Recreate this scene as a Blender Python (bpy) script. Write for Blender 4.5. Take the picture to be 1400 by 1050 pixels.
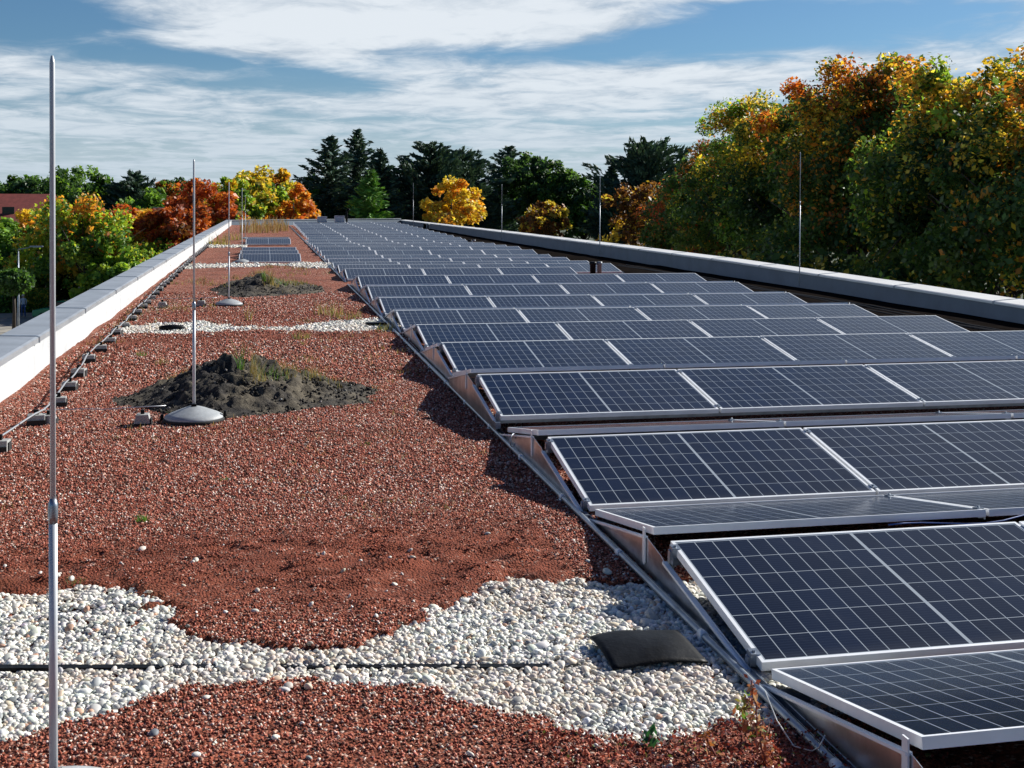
import bpy, bmesh, math, random
import numpy as np
from mathutils import Vector, Matrix
rad = math.radians
scene = bpy.context.scene
for o in list(bpy.data.objects): bpy.data.objects.remove(o)
C = scene.collection

# ---------------------------------------------------------------- camera
F_PX, YAW, PITCH, ROLL, PPY = 1635.1, rad(11.725), rad(-.813), rad(0.21), 304.3   # PPY: picture row of the optical axis (shifted lens, so uprights stay upright)
CAM = Vector((-1.820, -3.669, 1.757))
fwd = Vector((math.sin(YAW)*math.cos(PITCH), math.cos(YAW)*math.cos(PITCH), math.sin(PITCH)))
rgt = Vector((math.cos(YAW), -math.sin(YAW), 0)); upv = rgt.cross(fwd)
cR, sR = math.cos(ROLL), math.sin(ROLL)
rgt, upv = cR*rgt + sR*upv, -sR*rgt + cR*upv
cam_d = bpy.data.cameras.new('camera'); cam = bpy.data.objects.new('camera', cam_d); C.objects.link(cam)
cam_d.sensor_width = 36; cam_d.lens = 36*F_PX/1400; cam_d.clip_start = .05; cam_d.clip_end = 6000; cam_d.shift_y = -(525-PPY)/1400
cam.matrix_world = Matrix(((rgt.x, upv.x, -fwd.x, CAM.x), (rgt.y, upv.y, -fwd.y, CAM.y),
                           (rgt.z, upv.z, -fwd.z, CAM.z), (0, 0, 0, 1)))
scene.camera = cam

def ray(px, py): return fwd + rgt*((px-700)/F_PX) - upv*((py-PPY)/F_PX)
def at(px, py, Y=None, X=None, z=None):
    """the world point seen at a photograph pixel, on a plane of constant y, x or z"""
    d = ray(px, py)
    t = (Y-CAM.y)/d.y if Y is not None else (X-CAM.x)/d.x if X is not None else (z-CAM.z)/d.z
    return CAM + d*t

# ---------------------------------------------------------------- light
SUN_EL = rad(30); sun_vec = Vector((1, .42, 0)).normalized()*math.cos(SUN_EL) + Vector((0, 0, math.sin(SUN_EL)))
sl = bpy.data.lights.new('sun', 'SUN'); sl.energy = 5.0; sl.angle = rad(.5); sl.color = (1, .965, .90)
so = bpy.data.objects.new('sun', sl); C.objects.link(so)
so.rotation_euler = sun_vec.to_track_quat('Z', 'Y').to_euler()

# ---------------------------------------------------------------- node helper
class NT:
    def __init__(s, tree): s.t = tree; s.n = tree.nodes; s.l = tree.links
    def node(s, typ, **kw):
        n = s.n.new(typ)
        for k, v in kw.items(): setattr(n, k, v)
        return n
    def link(s, a, b): s.l.new(a, b)
    def put(s, sock, v):
        if isinstance(v, bpy.types.NodeSocket): s.l.new(v, sock)
        else: sock.default_value = v
    def math(s, op, a, b=None, c=None, clamp=False):
        n = s.n.new('ShaderNodeMath'); n.operation = op; n.use_clamp = clamp
        s.put(n.inputs[0], a)
        if b is not None: s.put(n.inputs[1], b)
        if c is not None: s.put(n.inputs[2], c)
        return n.outputs[0]
    def mix(s, f, a, b, mode='MIX'):
        n = s.n.new('ShaderNodeMix'); n.data_type = 'RGBA'; n.blend_type = mode
        s.put(n.inputs[0], f); s.put(n.inputs[6], a if isinstance(a, bpy.types.NodeSocket) else (*a[:3], 1))
        s.put(n.inputs[7], b if isinstance(b, bpy.types.NodeSocket) else (*b[:3], 1))
        return n.outputs[2]
    def noise(s, vec, scale, detail=4, rough=.55, dist=0):
        n = s.n.new('ShaderNodeTexNoise'); s.l.new(vec, n.inputs['Vector'])
        n.inputs['Scale'].default_value = scale; n.inputs['Detail'].default_value = detail
        n.inputs['Roughness'].default_value = rough; n.inputs['Distortion'].default_value = dist
        return n.outputs[0]
    def ramp(s, f, stops, interp='LINEAR'):
        n = s.n.new('ShaderNodeValToRGB'); s.l.new(f, n.inputs[0]); n.color_ramp.interpolation = interp
        e = n.color_ramp.elements
        while len(e) < len(stops): e.new(.5)
        for q, (p, c) in zip(e, stops): q.position = p; q.color = (*c, 1) if len(c) == 3 else c
        return n.outputs[0]
    def smooth(s, v, a, b):
        n = s.n.new('ShaderNodeMapRange'); n.interpolation_type = 'SMOOTHSTEP'
        s.put(n.inputs[0], v); n.inputs[1].default_value = a; n.inputs[2].default_value = b
        return n.outputs[0]

# ---------------------------------------------------------------- sky
world = bpy.data.worlds.new('World'); scene.world = world; world.use_nodes = True
w = NT(world.node_tree); bg = world.node_tree.nodes['Background']
sky = w.node('ShaderNodeTexSky', sky_type='NISHITA', sun_disc=False)
sky.sun_elevation = SUN_EL; sky.sun_rotation = math.atan2(sun_vec.x, sun_vec.y)
sky.altitude = 500; sky.air_density = 1.0; sky.dust_density = .6; sky.ozone_density = 1.6
tc = w.node('ShaderNodeTexCoord'); sep = w.node('ShaderNodeSeparateXYZ'); w.link(tc.outputs['Generated'], sep.inputs[0])
dx, dy, dz = sep.outputs
zc = w.math('MAXIMUM', dz, 0.0)
# clouds lie on a layer overhead
den = w.math('ADD', zc, .045)
cmb = w.node('ShaderNodeCombineXYZ')
w.link(w.math('DIVIDE', dx, den), cmb.inputs[0]); w.link(w.math('DIVIDE', dy, den), cmb.inputs[1])
cmap = w.node('ShaderNodeMapping'); w.link(cmb.outputs[0], cmap.inputs[0])
cmap.inputs['Location'].default_value = (3.1, 1.7, 0.4); cmap.inputs['Rotation'].default_value = (0, 0, rad(12))
cmap.inputs['Scale'].default_value = (1, .8, 1)
n1 = w.noise(cmap.outputs[0], .55, 9, .60, .35)
n2 = w.noise(cmap.outputs[0], 2.3, 8, .62, .6)
# broad clearings, given as directions (bearing and elevation tangents)
dyc = w.math('MAXIMUM', dy, .15)
U = w.math('DIVIDE', dx, dyc); V = w.math('DIVIDE', dz, dyc)
def dirpt(px, py):
    d = ray(px, py); return d.x/d.y, d.z/d.y
wn = w.noise(cmap.outputs[0], .8, 5, .6, .5)
Uw = w.math('ADD', U, w.math('MULTIPLY', w.math('SUBTRACT', wn, .5), .10))
Vw = w.math('ADD', V, w.math('MULTIPLY', w.math('SUBTRACT', n1, .5), .030))
clear = None
for px, py, sx, sy, amp in [(80, 35, 150, 22, 1.35), (200, 72, 80, 13, 1.0), (370, 108, 150, 22, 1.0), (470, 112, 60, 15, .8),
                            (745, 72, 150, 17, 1.1), (930, 50, 120, 17, .9), (1060, 42, 150, 26, 1.1), (1290, 30, 190, 24, .8), (1000, 10, 130, 12, .8),
                            (840, 165, 190, 9, .5), (20, 12, 90, 14, .9), (300, 84, 40, 8, .6),
                            (300, -75, 240, 22, .8), (1000, -90, 260, 30, .9),
                            (640, 25, 260, 22, -.9), (600, 135, 260, 16, -.55), (900, 108, 190, 15, -.8), (140, 100, 150, 12, -.5), (1150, 80, 100, 9, -.5), (280, 50, 110, 14, -.7)]:
    u0, v0 = dirpt(px, py)
    a = w.math('MULTIPLY', w.math('SUBTRACT', Uw, u0), F_PX/sx*.94); b = w.math('MULTIPLY', w.math('SUBTRACT', Vw, v0), F_PX/sy*.94)
    g = w.math('EXPONENT', w.math('MULTIPLY', w.math('ADD', w.math('MULTIPLY', a, a), w.math('MULTIPLY', b, b)), -.7))
    g = w.math('MULTIPLY', g, amp); clear = g if clear is None else w.math('ADD', clear, g)
dens = w.math('ADD', w.math('MULTIPLY', n1, .75), w.math('MULTIPLY', n2, .40))      # about .57 on average
dens = w.math('SUBTRACT', dens, w.math('MULTIPLY', clear, .235))
cov = w.smooth(dens, .34, .66)
lowv = w.smooth(V, .13, .015)                                           # thin veil near the horizon
cov = w.math('MAXIMUM', cov, w.math('MULTIPLY', lowv, .80))
cov = w.math('MULTIPLY', cov, .95)
sund = w.math('ADD', w.math('MULTIPLY', dx, sun_vec.x), w.math('ADD', w.math('MULTIPLY', dy, sun_vec.y), w.math('MULTIPLY', dz, sun_vec.z)))
keep = w.math('MAXIMUM', w.smooth(dz, .50, .24), w.math('MULTIPLY', w.smooth(sund, .55, .95), .55))
cov = w.math('MULTIPLY', w.math('MULTIPLY', cov, keep), w.smooth(dy, -.15, .35))
n3 = w.noise(cmap.outputs[0], 5.5, 7, .65, .8)
thick = w.smooth(w.math('ADD', w.math('ADD', w.math('MULTIPLY', n2, .45), w.math('MULTIPLY', n3, .25)), w.math('MULTIPLY', dens, .5)), .46, .76)
ccol = w.mix(thick, (2.8, 3.5, 4.3), (5.9, 6.3, 6.7))
ccol = w.mix(w.math('MULTIPLY', lowv, .82), ccol, (3.95, 4.7, 5.4))
skyc = w.mix(1.0, sky.outputs[0], (.32, .47, .60), 'MULTIPLY')
skyc = w.mix(w.smooth(dz, .22, .60), skyc, w.mix(1.0, skyc, (.28, .43, .72), 'MULTIPLY'))     # the blue deepens overhead
w.link(w.mix(cov, skyc, ccol), bg.inputs[0]); bg.inputs[1].default_value = .09

scene.view_settings.view_transform = 'Standard'; scene.view_settings.look = 'None'
scene.view_settings.exposure = .60; scene.view_settings.gamma = 1
scene.render.engine = 'CYCLES'; scene.cycles.max_bounces = 7; scene.cycles.transparent_max_bounces = 6

# ---------------------------------------------------------------- materials
def mat(name, col, rough=.6, metal=0, bump=0, bscale=30, var=0, vscale=3, spec=.5):
    m = bpy.data.materials.new(name); m.use_nodes = True; t = NT(m.node_tree); b = m.node_tree.nodes['Principled BSDF']
    b.inputs['Base Color'].default_value = (*col, 1); b.inputs['Roughness'].default_value = rough
    b.inputs['Metallic'].default_value = metal; b.inputs['Specular IOR Level'].default_value = spec
    tc = t.node('ShaderNodeTexCoord')
    if var:
        n = t.noise(tc.outputs['Object'], vscale, 5, .6)
        dk = tuple(c*(1-var) for c in col); lt = tuple(min(1, c*(1+var)) for c in col)
        t.link(t.ramp(n, [(.3, dk), (.7, lt)]), b.inputs['Base Color'])
    if bump:
        n = t.noise(tc.outputs['Object'], bscale, 5, .65); bp = t.node('ShaderNodeBump')
        bp.inputs['Strength'].default_value = bump; bp.inputs['Distance'].default_value = .02
        t.link(n, bp.inputs['Height']); t.link(bp.outputs[0], b.inputs['Normal'])
    return m
def attr_mat(name, rough=.8, trans=0, spec=.3, mul=1):
    m = bpy.data.materials.new(name); m.use_nodes = True; t = NT(m.node_tree); b = m.node_tree.nodes['Principled BSDF']
    a = t.node('ShaderNodeAttribute', attribute_name='col')
    b.inputs['Roughness'].default_value = rough; b.inputs['Specular IOR Level'].default_value = spec
    t.link(a.outputs['Color'], b.inputs['Base Color'])
    if trans:
        tr = t.node('ShaderNodeBsdfTranslucent'); mx = t.node('ShaderNodeMixShader'); mx.inputs[0].default_value = trans
        c2 = t.mix(1.0, a.outputs['Color'], (1.5, 1.35, .7), 'MULTIPLY'); t.link(c2, tr.inputs[0])
        out = m.node_tree.nodes['Material Output']
        t.link(b.outputs[0], mx.inputs[1]); t.link(tr.outputs[0], mx.inputs[2]); t.link(mx.outputs[0], out.inputs[0])
    return m
M = {}
M['alu'] = mat('anodised_aluminium', (.80, .82, .84), .42, .12, var=.08, vscale=4)
M['galv'] = mat('galvanised_steel', (.30, .34, .39), .38, .80, bump=.05, bscale=14, var=.28, vscale=9)
M['sheet'] = mat('galvanised_sheet', (.66, .68, .70), .30, 1.0, bump=.10, bscale=4, var=.25, vscale=6)
M['rod'] = mat('rod_aluminium', (.52, .55, .58), .42, .15, var=.06)
M['conc'] = mat('concrete', (.34, .34, .33), .85, 0, bump=.2, bscale=60, var=.2, vscale=14)
M['plinth'] = mat('plinth_plastic', (.33, .35, .36), .55, 0, bump=.08, bscale=40, var=.2, vscale=12)
M['black'] = mat('black_plastic', (.005, .006, .008), .5, 0, bump=.3, bscale=7, var=.75, vscale=11, spec=.12)
M['rubber'] = mat('black_rubber', (.012, .012, .013), .8)
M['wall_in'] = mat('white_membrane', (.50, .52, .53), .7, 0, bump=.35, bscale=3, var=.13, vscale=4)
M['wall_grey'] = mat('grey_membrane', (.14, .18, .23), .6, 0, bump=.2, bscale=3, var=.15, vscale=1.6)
M['coping'] = mat('zinc_coping', (.40, .43, .46), .42, .55, bump=.08, bscale=2, var=.17, vscale=2.6)
M['coping_sheen'] = mat('sun_sheen_coping', (.74, .74, .72), .5, .05, var=.08, vscale=1.3)  # pale tone paints the sun's grazing reflection into the right coping's colour
M['facade'] = mat('rendered_facade', (.5, .48, .44), .85, 0, var=.1)
M['rooftile'] = mat('red_roof_tiles', (.20, .045, .035), .8, 0, bump=.3, bscale=8, var=.25, vscale=3)
M['darkroof'] = mat('dark_roof_tiles', (.03, .03, .035), .7, 0, var=.2)
M['housewall'] = mat('house_wall', (.42, .40, .36), .85, 0, var=.1)
M['winglass'] = mat('window_glass', (.02, .025, .03), .08)
M['white'] = mat('white_paint', (.75, .75, .73), .5)
M['bark'] = mat('bark', (.055, .042, .032), .9, 0, bump=.5, bscale=9, var=.35, vscale=4)
M['leaf'] = attr_mat('leaves', .5, .46, .4)
M['needle'] = attr_mat('needles', .6, .12, .25)
M['blade'] = attr_mat('grass_blades', .6, .3, .3)
M['chip'] = attr_mat('crushed_brick', .85, 0, .25)
M['pebble'] = attr_mat('river_pebbles', .6, 0, .4)
M['wire'] = mat('conductor_wire', (.55, .56, .57), .35, .7)
M['cable'] = mat('blue_cable', (.02, .08, .3), .5)
M['pipe'] = mat('grey_pipe', (.22, .24, .26), .5, .2)
M['hood'] = mat('vent_sheet', (.42, .42, .47), .5, .2, var=.06)

def soil_mat():
    m = bpy.data.materials.new('dark_soil'); m.use_nodes = True; t = NT(m.node_tree); b = m.node_tree.nodes['Principled BSDF']
    tc = t.node('ShaderNodeTexCoord'); P = tc.outputs['Object']
    n = t.noise(P, 22, 8, .7); n2 = t.noise(P, 2.4, 4, .6)
    c = t.ramp(n, [(.3, (.006, .005, .005)), (.52, (.024, .020, .017)), (.68, (.085, .075, .062)), (.78, (.24, .21, .18))])
    c2 = t.ramp(n, [(.3, (.04, .032, .022)), (.6, (.12, .10, .068)), (.75, (.24, .21, .14))])
    t.link(t.mix(t.smooth(n2, .42, .58), c, c2), b.inputs['Base Color']); b.inputs['Roughness'].default_value = .95
    bp = t.node('ShaderNodeBump'); bp.inputs['Strength'].default_value = .9; bp.inputs['Distance'].default_value = .03
    t.link(n, bp.inputs['Height']); t.link(bp.outputs[0], b.inputs['Normal'])
    return m
M['soil'] = soil_mat()

def gravel_mat():
    m = bpy.data.materials.new('red_brick_substrate'); m.use_nodes = True; t = NT(m.node_tree); b = m.node_tree.nodes['Principled BSDF']
    tc = t.node('ShaderNodeTexCoord'); P = tc.outputs['Object']
    v = t.node('ShaderNodeTexVoronoi', feature='F1'); t.link(P, v.inputs['Vector']); v.inputs['Scale'].default_value = 78
    v.inputs['Randomness'].default_value = 1
    sp = t.node('ShaderNodeSeparateColor'); t.link(v.outputs['Color'], sp.inputs[0])
    c = t.ramp(sp.outputs[0], [(.0, (.08, .024, .015)), (.25, (.22, .064, .038)), (.5, (.35, .108, .062)), (.8, (.43, .19, .13)), (.93, (.64, .48, .39))], 'CONSTANT')
    fine = t.noise(P, 240, 3, .7)
    sand = t.ramp(fine, [(.3, (.12, .030, .017)), (.7, (.28, .078, .041))])
    att = t.node('ShaderNodeAttribute', attribute_name='sand')
    big = t.noise(P, 1.3, 5, .6, .6)
    f = t.math('MULTIPLY', att.outputs['Fac'], t.smooth(t.noise(P, 7, 4, .6), .30, .55))
    c = t.mix(f, c, sand)
    patch = t.ramp(big, [(.3, (.62, .58, .55)), (.5, (1, 1, 1)), (.72, (1.12, 1.05, .98))])
    c = t.mix(1.0, c, patch, 'MULTIPLY')
    # dry, mossy ochre patches
    och = t.smooth(t.noise(P, .55, 6, .65, .8), .58, .72)
    c = t.mix(t.math('MULTIPLY', och, .40), c, (.16, .085, .04))
    t.link(c, b.inputs['Base Color']); b.inputs['Roughness'].default_value = .92; b.inputs['Specular IOR Level'].default_value = .2
    h = t.math('ADD', t.math('MULTIPLY', v.outputs['Distance'], -1.0), t.math('MULTIPLY', fine, .35))
    bp = t.node('ShaderNodeBump'); bp.inputs['Strength'].default_value = 1; bp.inputs['Distance'].default_value = .012
    t.link(h, bp.inputs['Height']); t.link(bp.outputs[0], b.inputs['Normal'])
    return m
M['gravel'] = gravel_mat()

def glass_mat():
    """half-cut cell module: cell grid, busbars and centre gap under AR glass, in metres of the module's own frame"""
    m = bpy.data.materials.new('solar_cells'); m.use_nodes = True; t = NT(m.node_tree); b = m.node_tree.nodes['Principled BSDF']
    tc = t.node('ShaderNodeTexCoord'); sp = t.node('ShaderNodeSeparateXYZ'); t.link(tc.outputs['Object'], sp.inputs[0]); X, Y, _ = sp.outputs
    a = t.math('ABSOLUTE', t.math('SUBTRACT', X, .8775))              # distance from the centre line
    u = t.math('DIVIDE', t.math('SUBTRACT', a, .0065), .0850)
    v = t.math('DIVIDE', t.math('SUBTRACT', Y, .021), .166)
    def gridline(q, halfw):
        f = t.math('FRACT', q); d = t.math('MINIMUM', f, t.math('SUBTRACT', 1, f)); return t.math('LESS_THAN', d, halfw)
    line = t.math('MAXIMUM', gridline(u, .0019/.085), gridline(v, .0019/.166))
    for cnd in (t.math('LESS_THAN', u, 0), t.math('GREATER_THAN', u, 10), t.math('LESS_THAN', v, 0), t.math('GREATER_THAN', v, 6)):
        line = t.math('MAXIMUM', line, cnd)
    bus = gridline(t.math('MULTIPLY', v, 9), .055)
    info = t.node('ShaderNodeObjectInfo')
    wn = t.node('ShaderNodeTexWhiteNoise', noise_dimensions='3D'); cb = t.node('ShaderNodeCombineXYZ')
    t.link(t.math('FLOOR', u), cb.inputs[0]); t.link(t.math('FLOOR', v), cb.inputs[1]); t.link(info.outputs['Random'], cb.inputs[2])
    t.link(cb.outputs[0], wn.inputs['Vector'])
    cell = t.mix(wn.outputs['Value'], (.0022, .0058, .019), (.0036, .0095, .030))
    cell = t.mix(t.math('MULTIPLY', bus, .14), cell, (.10, .13, .17))
    c = t.mix(line, cell, (.32, .36, .40))
    dust = t.noise(tc.outputs['Object'], 5, 6, .7)
    edge = t.smooth(Y, .09, .02)                                       # silt collects along the low edge
    amt = t.math('ADD', t.math('MULTIPLY', t.smooth(dust, .5, .9), t.math('MULTIPLY', t.math('POWER', info.outputs['Random'], 2.5), .06)), t.math('MULTIPLY', edge, .03))
    spots = t.smooth(t.noise(tc.outputs['Object'], 55, 2, .5), .80, .84)
    c = t.mix(t.math('ADD', amt, t.math('MULTIPLY', spots, .25)), c, (.42, .41, .38))
    t.link(c, b.inputs['Base Color']); b.inputs['IOR'].default_value = 1.27; b.inputs['Specular IOR Level'].default_value = .5
    t.link(t.math('ADD', t.math('MULTIPLY', info.outputs['Random'], .06), t.math('ADD', .06, t.math('MULTIPLY', dust, .09))), b.inputs['Roughness'])
    return m
M['cells'] = glass_mat()

# ---------------------------------------------------------------- mesh helpers
def np_obj(name, verts, faces, m, parent=None, col=None, smooth=False, attr=None):
    """verts (n,3), faces (k,3|4) arrays -> one mesh object"""
    verts = np.asarray(verts, np.float32); faces = np.asarray(faces, np.int32); k = faces.shape[1]
    me = bpy.data.meshes.new(name); me.vertices.add(len(verts)); me.vertices.foreach_set('co', verts.ravel())
    me.loops.add(faces.size); me.loops.foreach_set('vertex_index', faces.ravel())
    me.polygons.add(len(faces)); me.polygons.foreach_set('loop_start', np.arange(0, faces.size, k, dtype=np.int32))
    if smooth: me.polygons.foreach_set('use_smooth', np.ones(len(faces), bool))
    me.update(calc_edges=True)
    if col is not None:
        c = np.ones((len(verts), 4), np.float32); c[:, :3] = col
        a = me.color_attributes.new('col', 'FLOAT_COLOR', 'POINT'); a.data.foreach_set('color', c.ravel())
    if attr:
        for nme, vals in attr.items():
            a = me.attributes.new(nme, 'FLOAT', 'POINT'); a.data.foreach_set('value', np.asarray(vals, np.float32))
    me.materials.append(m); o = bpy.data.objects.new(name, me); C.objects.link(o); o.parent = parent
    return o
class MB:
    def __init__(s): s.bm = bmesh.new()
    def box(s, lo, hi, mtx=None):
        vs = [s.bm.verts.new(Vector((x, y, z)) if mtx is None else mtx @ Vector((x, y, z))) for x in (lo[0], hi[0]) for y in (lo[1], hi[1]) for z in (lo[2], hi[2])]
        for f in ((0, 1, 3, 2), (4, 6, 7, 5), (0, 4, 5, 1), (2, 3, 7, 6), (0, 2, 6, 4), (1, 5, 7, 3)): s.bm.faces.new([vs[i] for i in f])
        return s
    def tube(s, pts, r, n=10, cap=True):
        pts = [Vector(p) for p in pts]; rs = r if isinstance(r, (list, tuple)) else [r]*len(pts); rings = []
        for i, p in enumerate(pts):
            d = (pts[min(i+1, len(pts)-1)] - pts[max(i-1, 0)]).normalized()
            a = d.orthogonal().normalized() if i == 0 else (pa - d*pa.dot(d)).normalized()
            pa = a; b = d.cross(a)
            rings.append([s.bm.verts.new(p + (a*math.cos(q) + b*math.sin(q))*rs[i]) for q in [2*math.pi*j/n for j in range(n)]])
        for A, B in zip(rings, rings[1:]):
            for j in range(n): f = s.bm.faces.new((A[j], A[(j+1) % n], B[(j+1) % n], B[j])); f.smooth = True
        if cap: s.bm.faces.new(rings[0][::-1]); s.bm.faces.new(rings[-1])
        return s
    def lathe(s, prof, n=24, c=(0, 0, 0), sx=1, sy=1):
        rings = [[s.bm.verts.new((c[0]+r*sx*math.cos(2*math.pi*j/n), c[1]+r*sy*math.sin(2*math.pi*j/n), c[2]+z)) for j in range(n)] for r, z in prof]
        for A, B in zip(rings, rings[1:]):
            for j in range(n): f = s.bm.faces.new((A[j], A[(j+1) % n], B[(j+1) % n], B[j])); f.smooth = True
        s.bm.faces.new(rings[0][::-1]); s.bm.faces.new(rings[-1]); return s
    def prism(s, poly, lo, hi, axis='x'):
        """poly of (a,b) pairs extruded along an axis"""
        def P(a, b, t): return (t, a, b) if axis == 'x' else (a, t, b) if axis == 'y' else (a, b, t)
        A = [s.bm.verts.new(P(a, b, lo)) for a, b in poly]; B = [s.bm.verts.new(P(a, b, hi)) for a, b in poly]; n = len(poly)
        s.bm.faces.new(A); s.bm.faces.new(B[::-1])
        for i in range(n): s.bm.faces.new((A[i], B[i], B[(i+1) % n], A[(i+1) % n]))
        return s
    def build(s, name, m, parent=None, bevel=0):
        bmesh.ops.recalc_face_normals(s.bm, faces=s.bm.faces)
        me = bpy.data.meshes.new(name); s.bm.to_mesh(me); s.bm.free(); me.materials.append(m)
        o = bpy.data.objects.new(name, me); C.objects.link(o); o.parent = parent
        if bevel:
            b = o.modifiers.new('bevel', 'BEVEL'); b.width = bevel; b.segments = 2; b.limit_method = 'ANGLE'
        return o
def tag(o, label, cat, group=None, kind=None):
    o['label'] = label
    if cat: o['category'] = cat
    if group: o['group'] = group
    if kind: o['kind'] = kind
    return o
def struct(o): o['kind'] = 'structure'; return o
def empty(name, loc, rot=(0, 0, 0)):
    o = bpy.data.objects.new(name, None); C.objects.link(o); o.location = loc; o.rotation_euler = rot; o.empty_display_size = .1
    return o
ORD = ['first', 'second', 'third', 'fourth', 'fifth', 'sixth', 'seventh', 'eighth', 'ninth', 'tenth', 'eleventh', 'twelfth', 'thirteenth',
       'fourteenth', 'fifteenth', 'sixteenth', 'seventeenth', 'eighteenth', 'nineteenth', 'twentieth']
TEN = {2: 'twenty', 3: 'thirty', 4: 'forty'}
def ordw(n):
    if n <= 20: return ORD[n-1]
    return TEN[n//10] + ('-' + ORD[n % 10-1] if n % 10 else 'ieth').replace('yieth', 'ieth') if n % 10 else {30: 'thirtieth', 40: 'fortieth'}[n]
rng = np.random.default_rng(7); random.seed(7)
def vnoise(x, y, seed=0):
    """smooth value noise on arrays"""
    r = np.random.default_rng(seed).random((64, 64)); xi = np.floor(x).astype(int); yi = np.floor(y).astype(int)
    fx = x-xi; fy = y-yi; fx = fx*fx*(3-2*fx); fy = fy*fy*(3-2*fy)
    g = lambda a, b: r[a % 64, b % 64]
    return (g(xi, yi)*(1-fx)+g(xi+1, yi)*fx)*(1-fy) + (g(xi, yi+1)*(1-fx)+g(xi+1, yi+1)*fx)*fy - .5
def fbm(x, y, seed=0, oct=4):
    s = 0
    for i in range(oct): s = s + vnoise(x*2**i+13.7*i, y*2**i+5.1*i, seed+i)*.5**i
    return s
def inside(x, y, poly):
    r = np.zeros(x.shape, bool); n = len(poly)
    for i in range(n):
        x1, y1 = poly[i]; x2, y2 = poly[(i+1) % n]
        if y1 == y2: continue
        r ^= ((y1 > y) != (y2 > y)) & (x < (x2-x1)*(y-y1)/(y2-y1)+x1)
    return r

# ---------------------------------------------------------------- the roof and its building
GZ = -6.9                                    # street level
LX, RX, YN, YF = -4.08, 9.35, -6.0, 84.0     # inner faces of the parapets
def rise(y): return .0034*np.maximum(0, y-5)
beds = {
 'near': [(-4.08, 2.15), (-3.4, 2.2), (-3.0, 2.12), (-2.65, 2.11), (-2.42, 2.0), (-2.28, 1.83), (-2.15, 1.43), (-1.99, 1.21), (-1.54, 1.06), (-1.28, 1.24),
          (-1.05, 1.59), (-.7, 1.88), (-.47, 1.76), (-.19, 1.63), (.6, 1.6), (.6, .02), (-.2, .06), (-.55, .02), (-.78, .09), (-.98, .3),
          (-1.19, .59), (-1.58, .76), (-2.12, .84), (-2.2, .69), (-2.42, .53), (-2.66, .46), (-4.08, .3)],
 'middle': [(-3.74, 13.9), (-2.7, 14.5), (-2.25, 13.7), (-1.9, 13.4), (-1.35, 13.5), (-.9, 14.2), (-.3, 14.5), (.3, 14.2), (.3, 12.7), (-.6, 12.6),
            (-1.24, 12.8), (-1.9, 13.12), (-2.4, 12.9), (-3.18, 12.8), (-3.8, 13.0)],
 'far': [(-3.85, 28.6), (-3.8, 30.6), (-2.5, 30.7), (-1.6, 30.3), (-1.2, 30.1), (-.9, 30.9), (.1, 30.6), (.1, 28.4), (-.7, 28.2), (-1.1, 29.3), (-1.6, 29.6), (-2.2, 28.8)],
 'last': [(-3.9, 42.5), (-2.5, 42.6), (-2.5, 44.4), (-3.9, 44.4)]}
def in_beds(x, y, grow=0):
    xx = x+fbm(x*6, y*6, 21, 5)*.15; yy = y+fbm(x*6, y*6, 31, 5)*.13*np.where(y > 9, 2.5, 1)
    r = np.zeros(x.shape, bool)
    for p in beds.values(): r |= inside(xx, yy, p)
    return r
def sandy(x, y):     # zones of fine red sand
    a = np.exp(-((y-2.15)/.75)**4)*(x < -.35); b = np.exp(-((y-12.1)/.5)**2)*.7 + np.exp(-((y-15.3)/.6)**2)*.6 + np.exp(-((y+.1)/.55)**4)*.45
    return np.clip(a+b + fbm(x*1.1, y*1.1, 3)*.5, 0, 1)
def ground_z(x, y):
    z = rise(y) + fbm(x*.8, y*.8, 5)*.025
    z = z + (fbm(x*5, y*9, 55, 3)*.035+fbm(x*11, y*19, 9, 3)*.022)*sandy(x, y) + fbm(x*22, y*22, 15, 2)*.004
    z = z + np.where(in_beds(x, y), -.018, .010)
    return np.where(x > .25, z-.05-.0025*np.clip(y-20, 0, 30), z)
V_, F_ = [], []; nv = 0; S_ = []
for x0, x1, y0, y1, st in ((-4.12, .5, -3.4, 9.5, .027), (-4.12, .5, 9.5, 30, .08), (-4.12, .5, 30, 84, .25), (.5, 9.4, -6, 84, .3), (-4.12, .5, -6, -3.4, .2)):
    nx = int(round((x1-x0)/st))+1; ny = int(round((y1-y0)/st))+1
    gx, gy = np.meshgrid(np.linspace(x0, x1, nx), np.linspace(y0, y1, ny)); gx = gx.ravel(); gy = gy.ravel()
    V_.append(np.stack([gx, gy, ground_z(gx, gy)], 1)); S_.append(sandy(gx, gy))
    i = (np.arange(ny-1)[:, None]*nx + np.arange(nx-1)[None]).ravel() + nv
    F_.append(np.stack([i, i+1, i+nx+1, i+nx], 1)); nv += nx*ny
roof = np_obj('roof_gravel', np.concatenate(V_), np.concatenate(F_), M['gravel'], smooth=True, attr={'sand': np.concatenate(S_)}); struct(roof)

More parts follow.
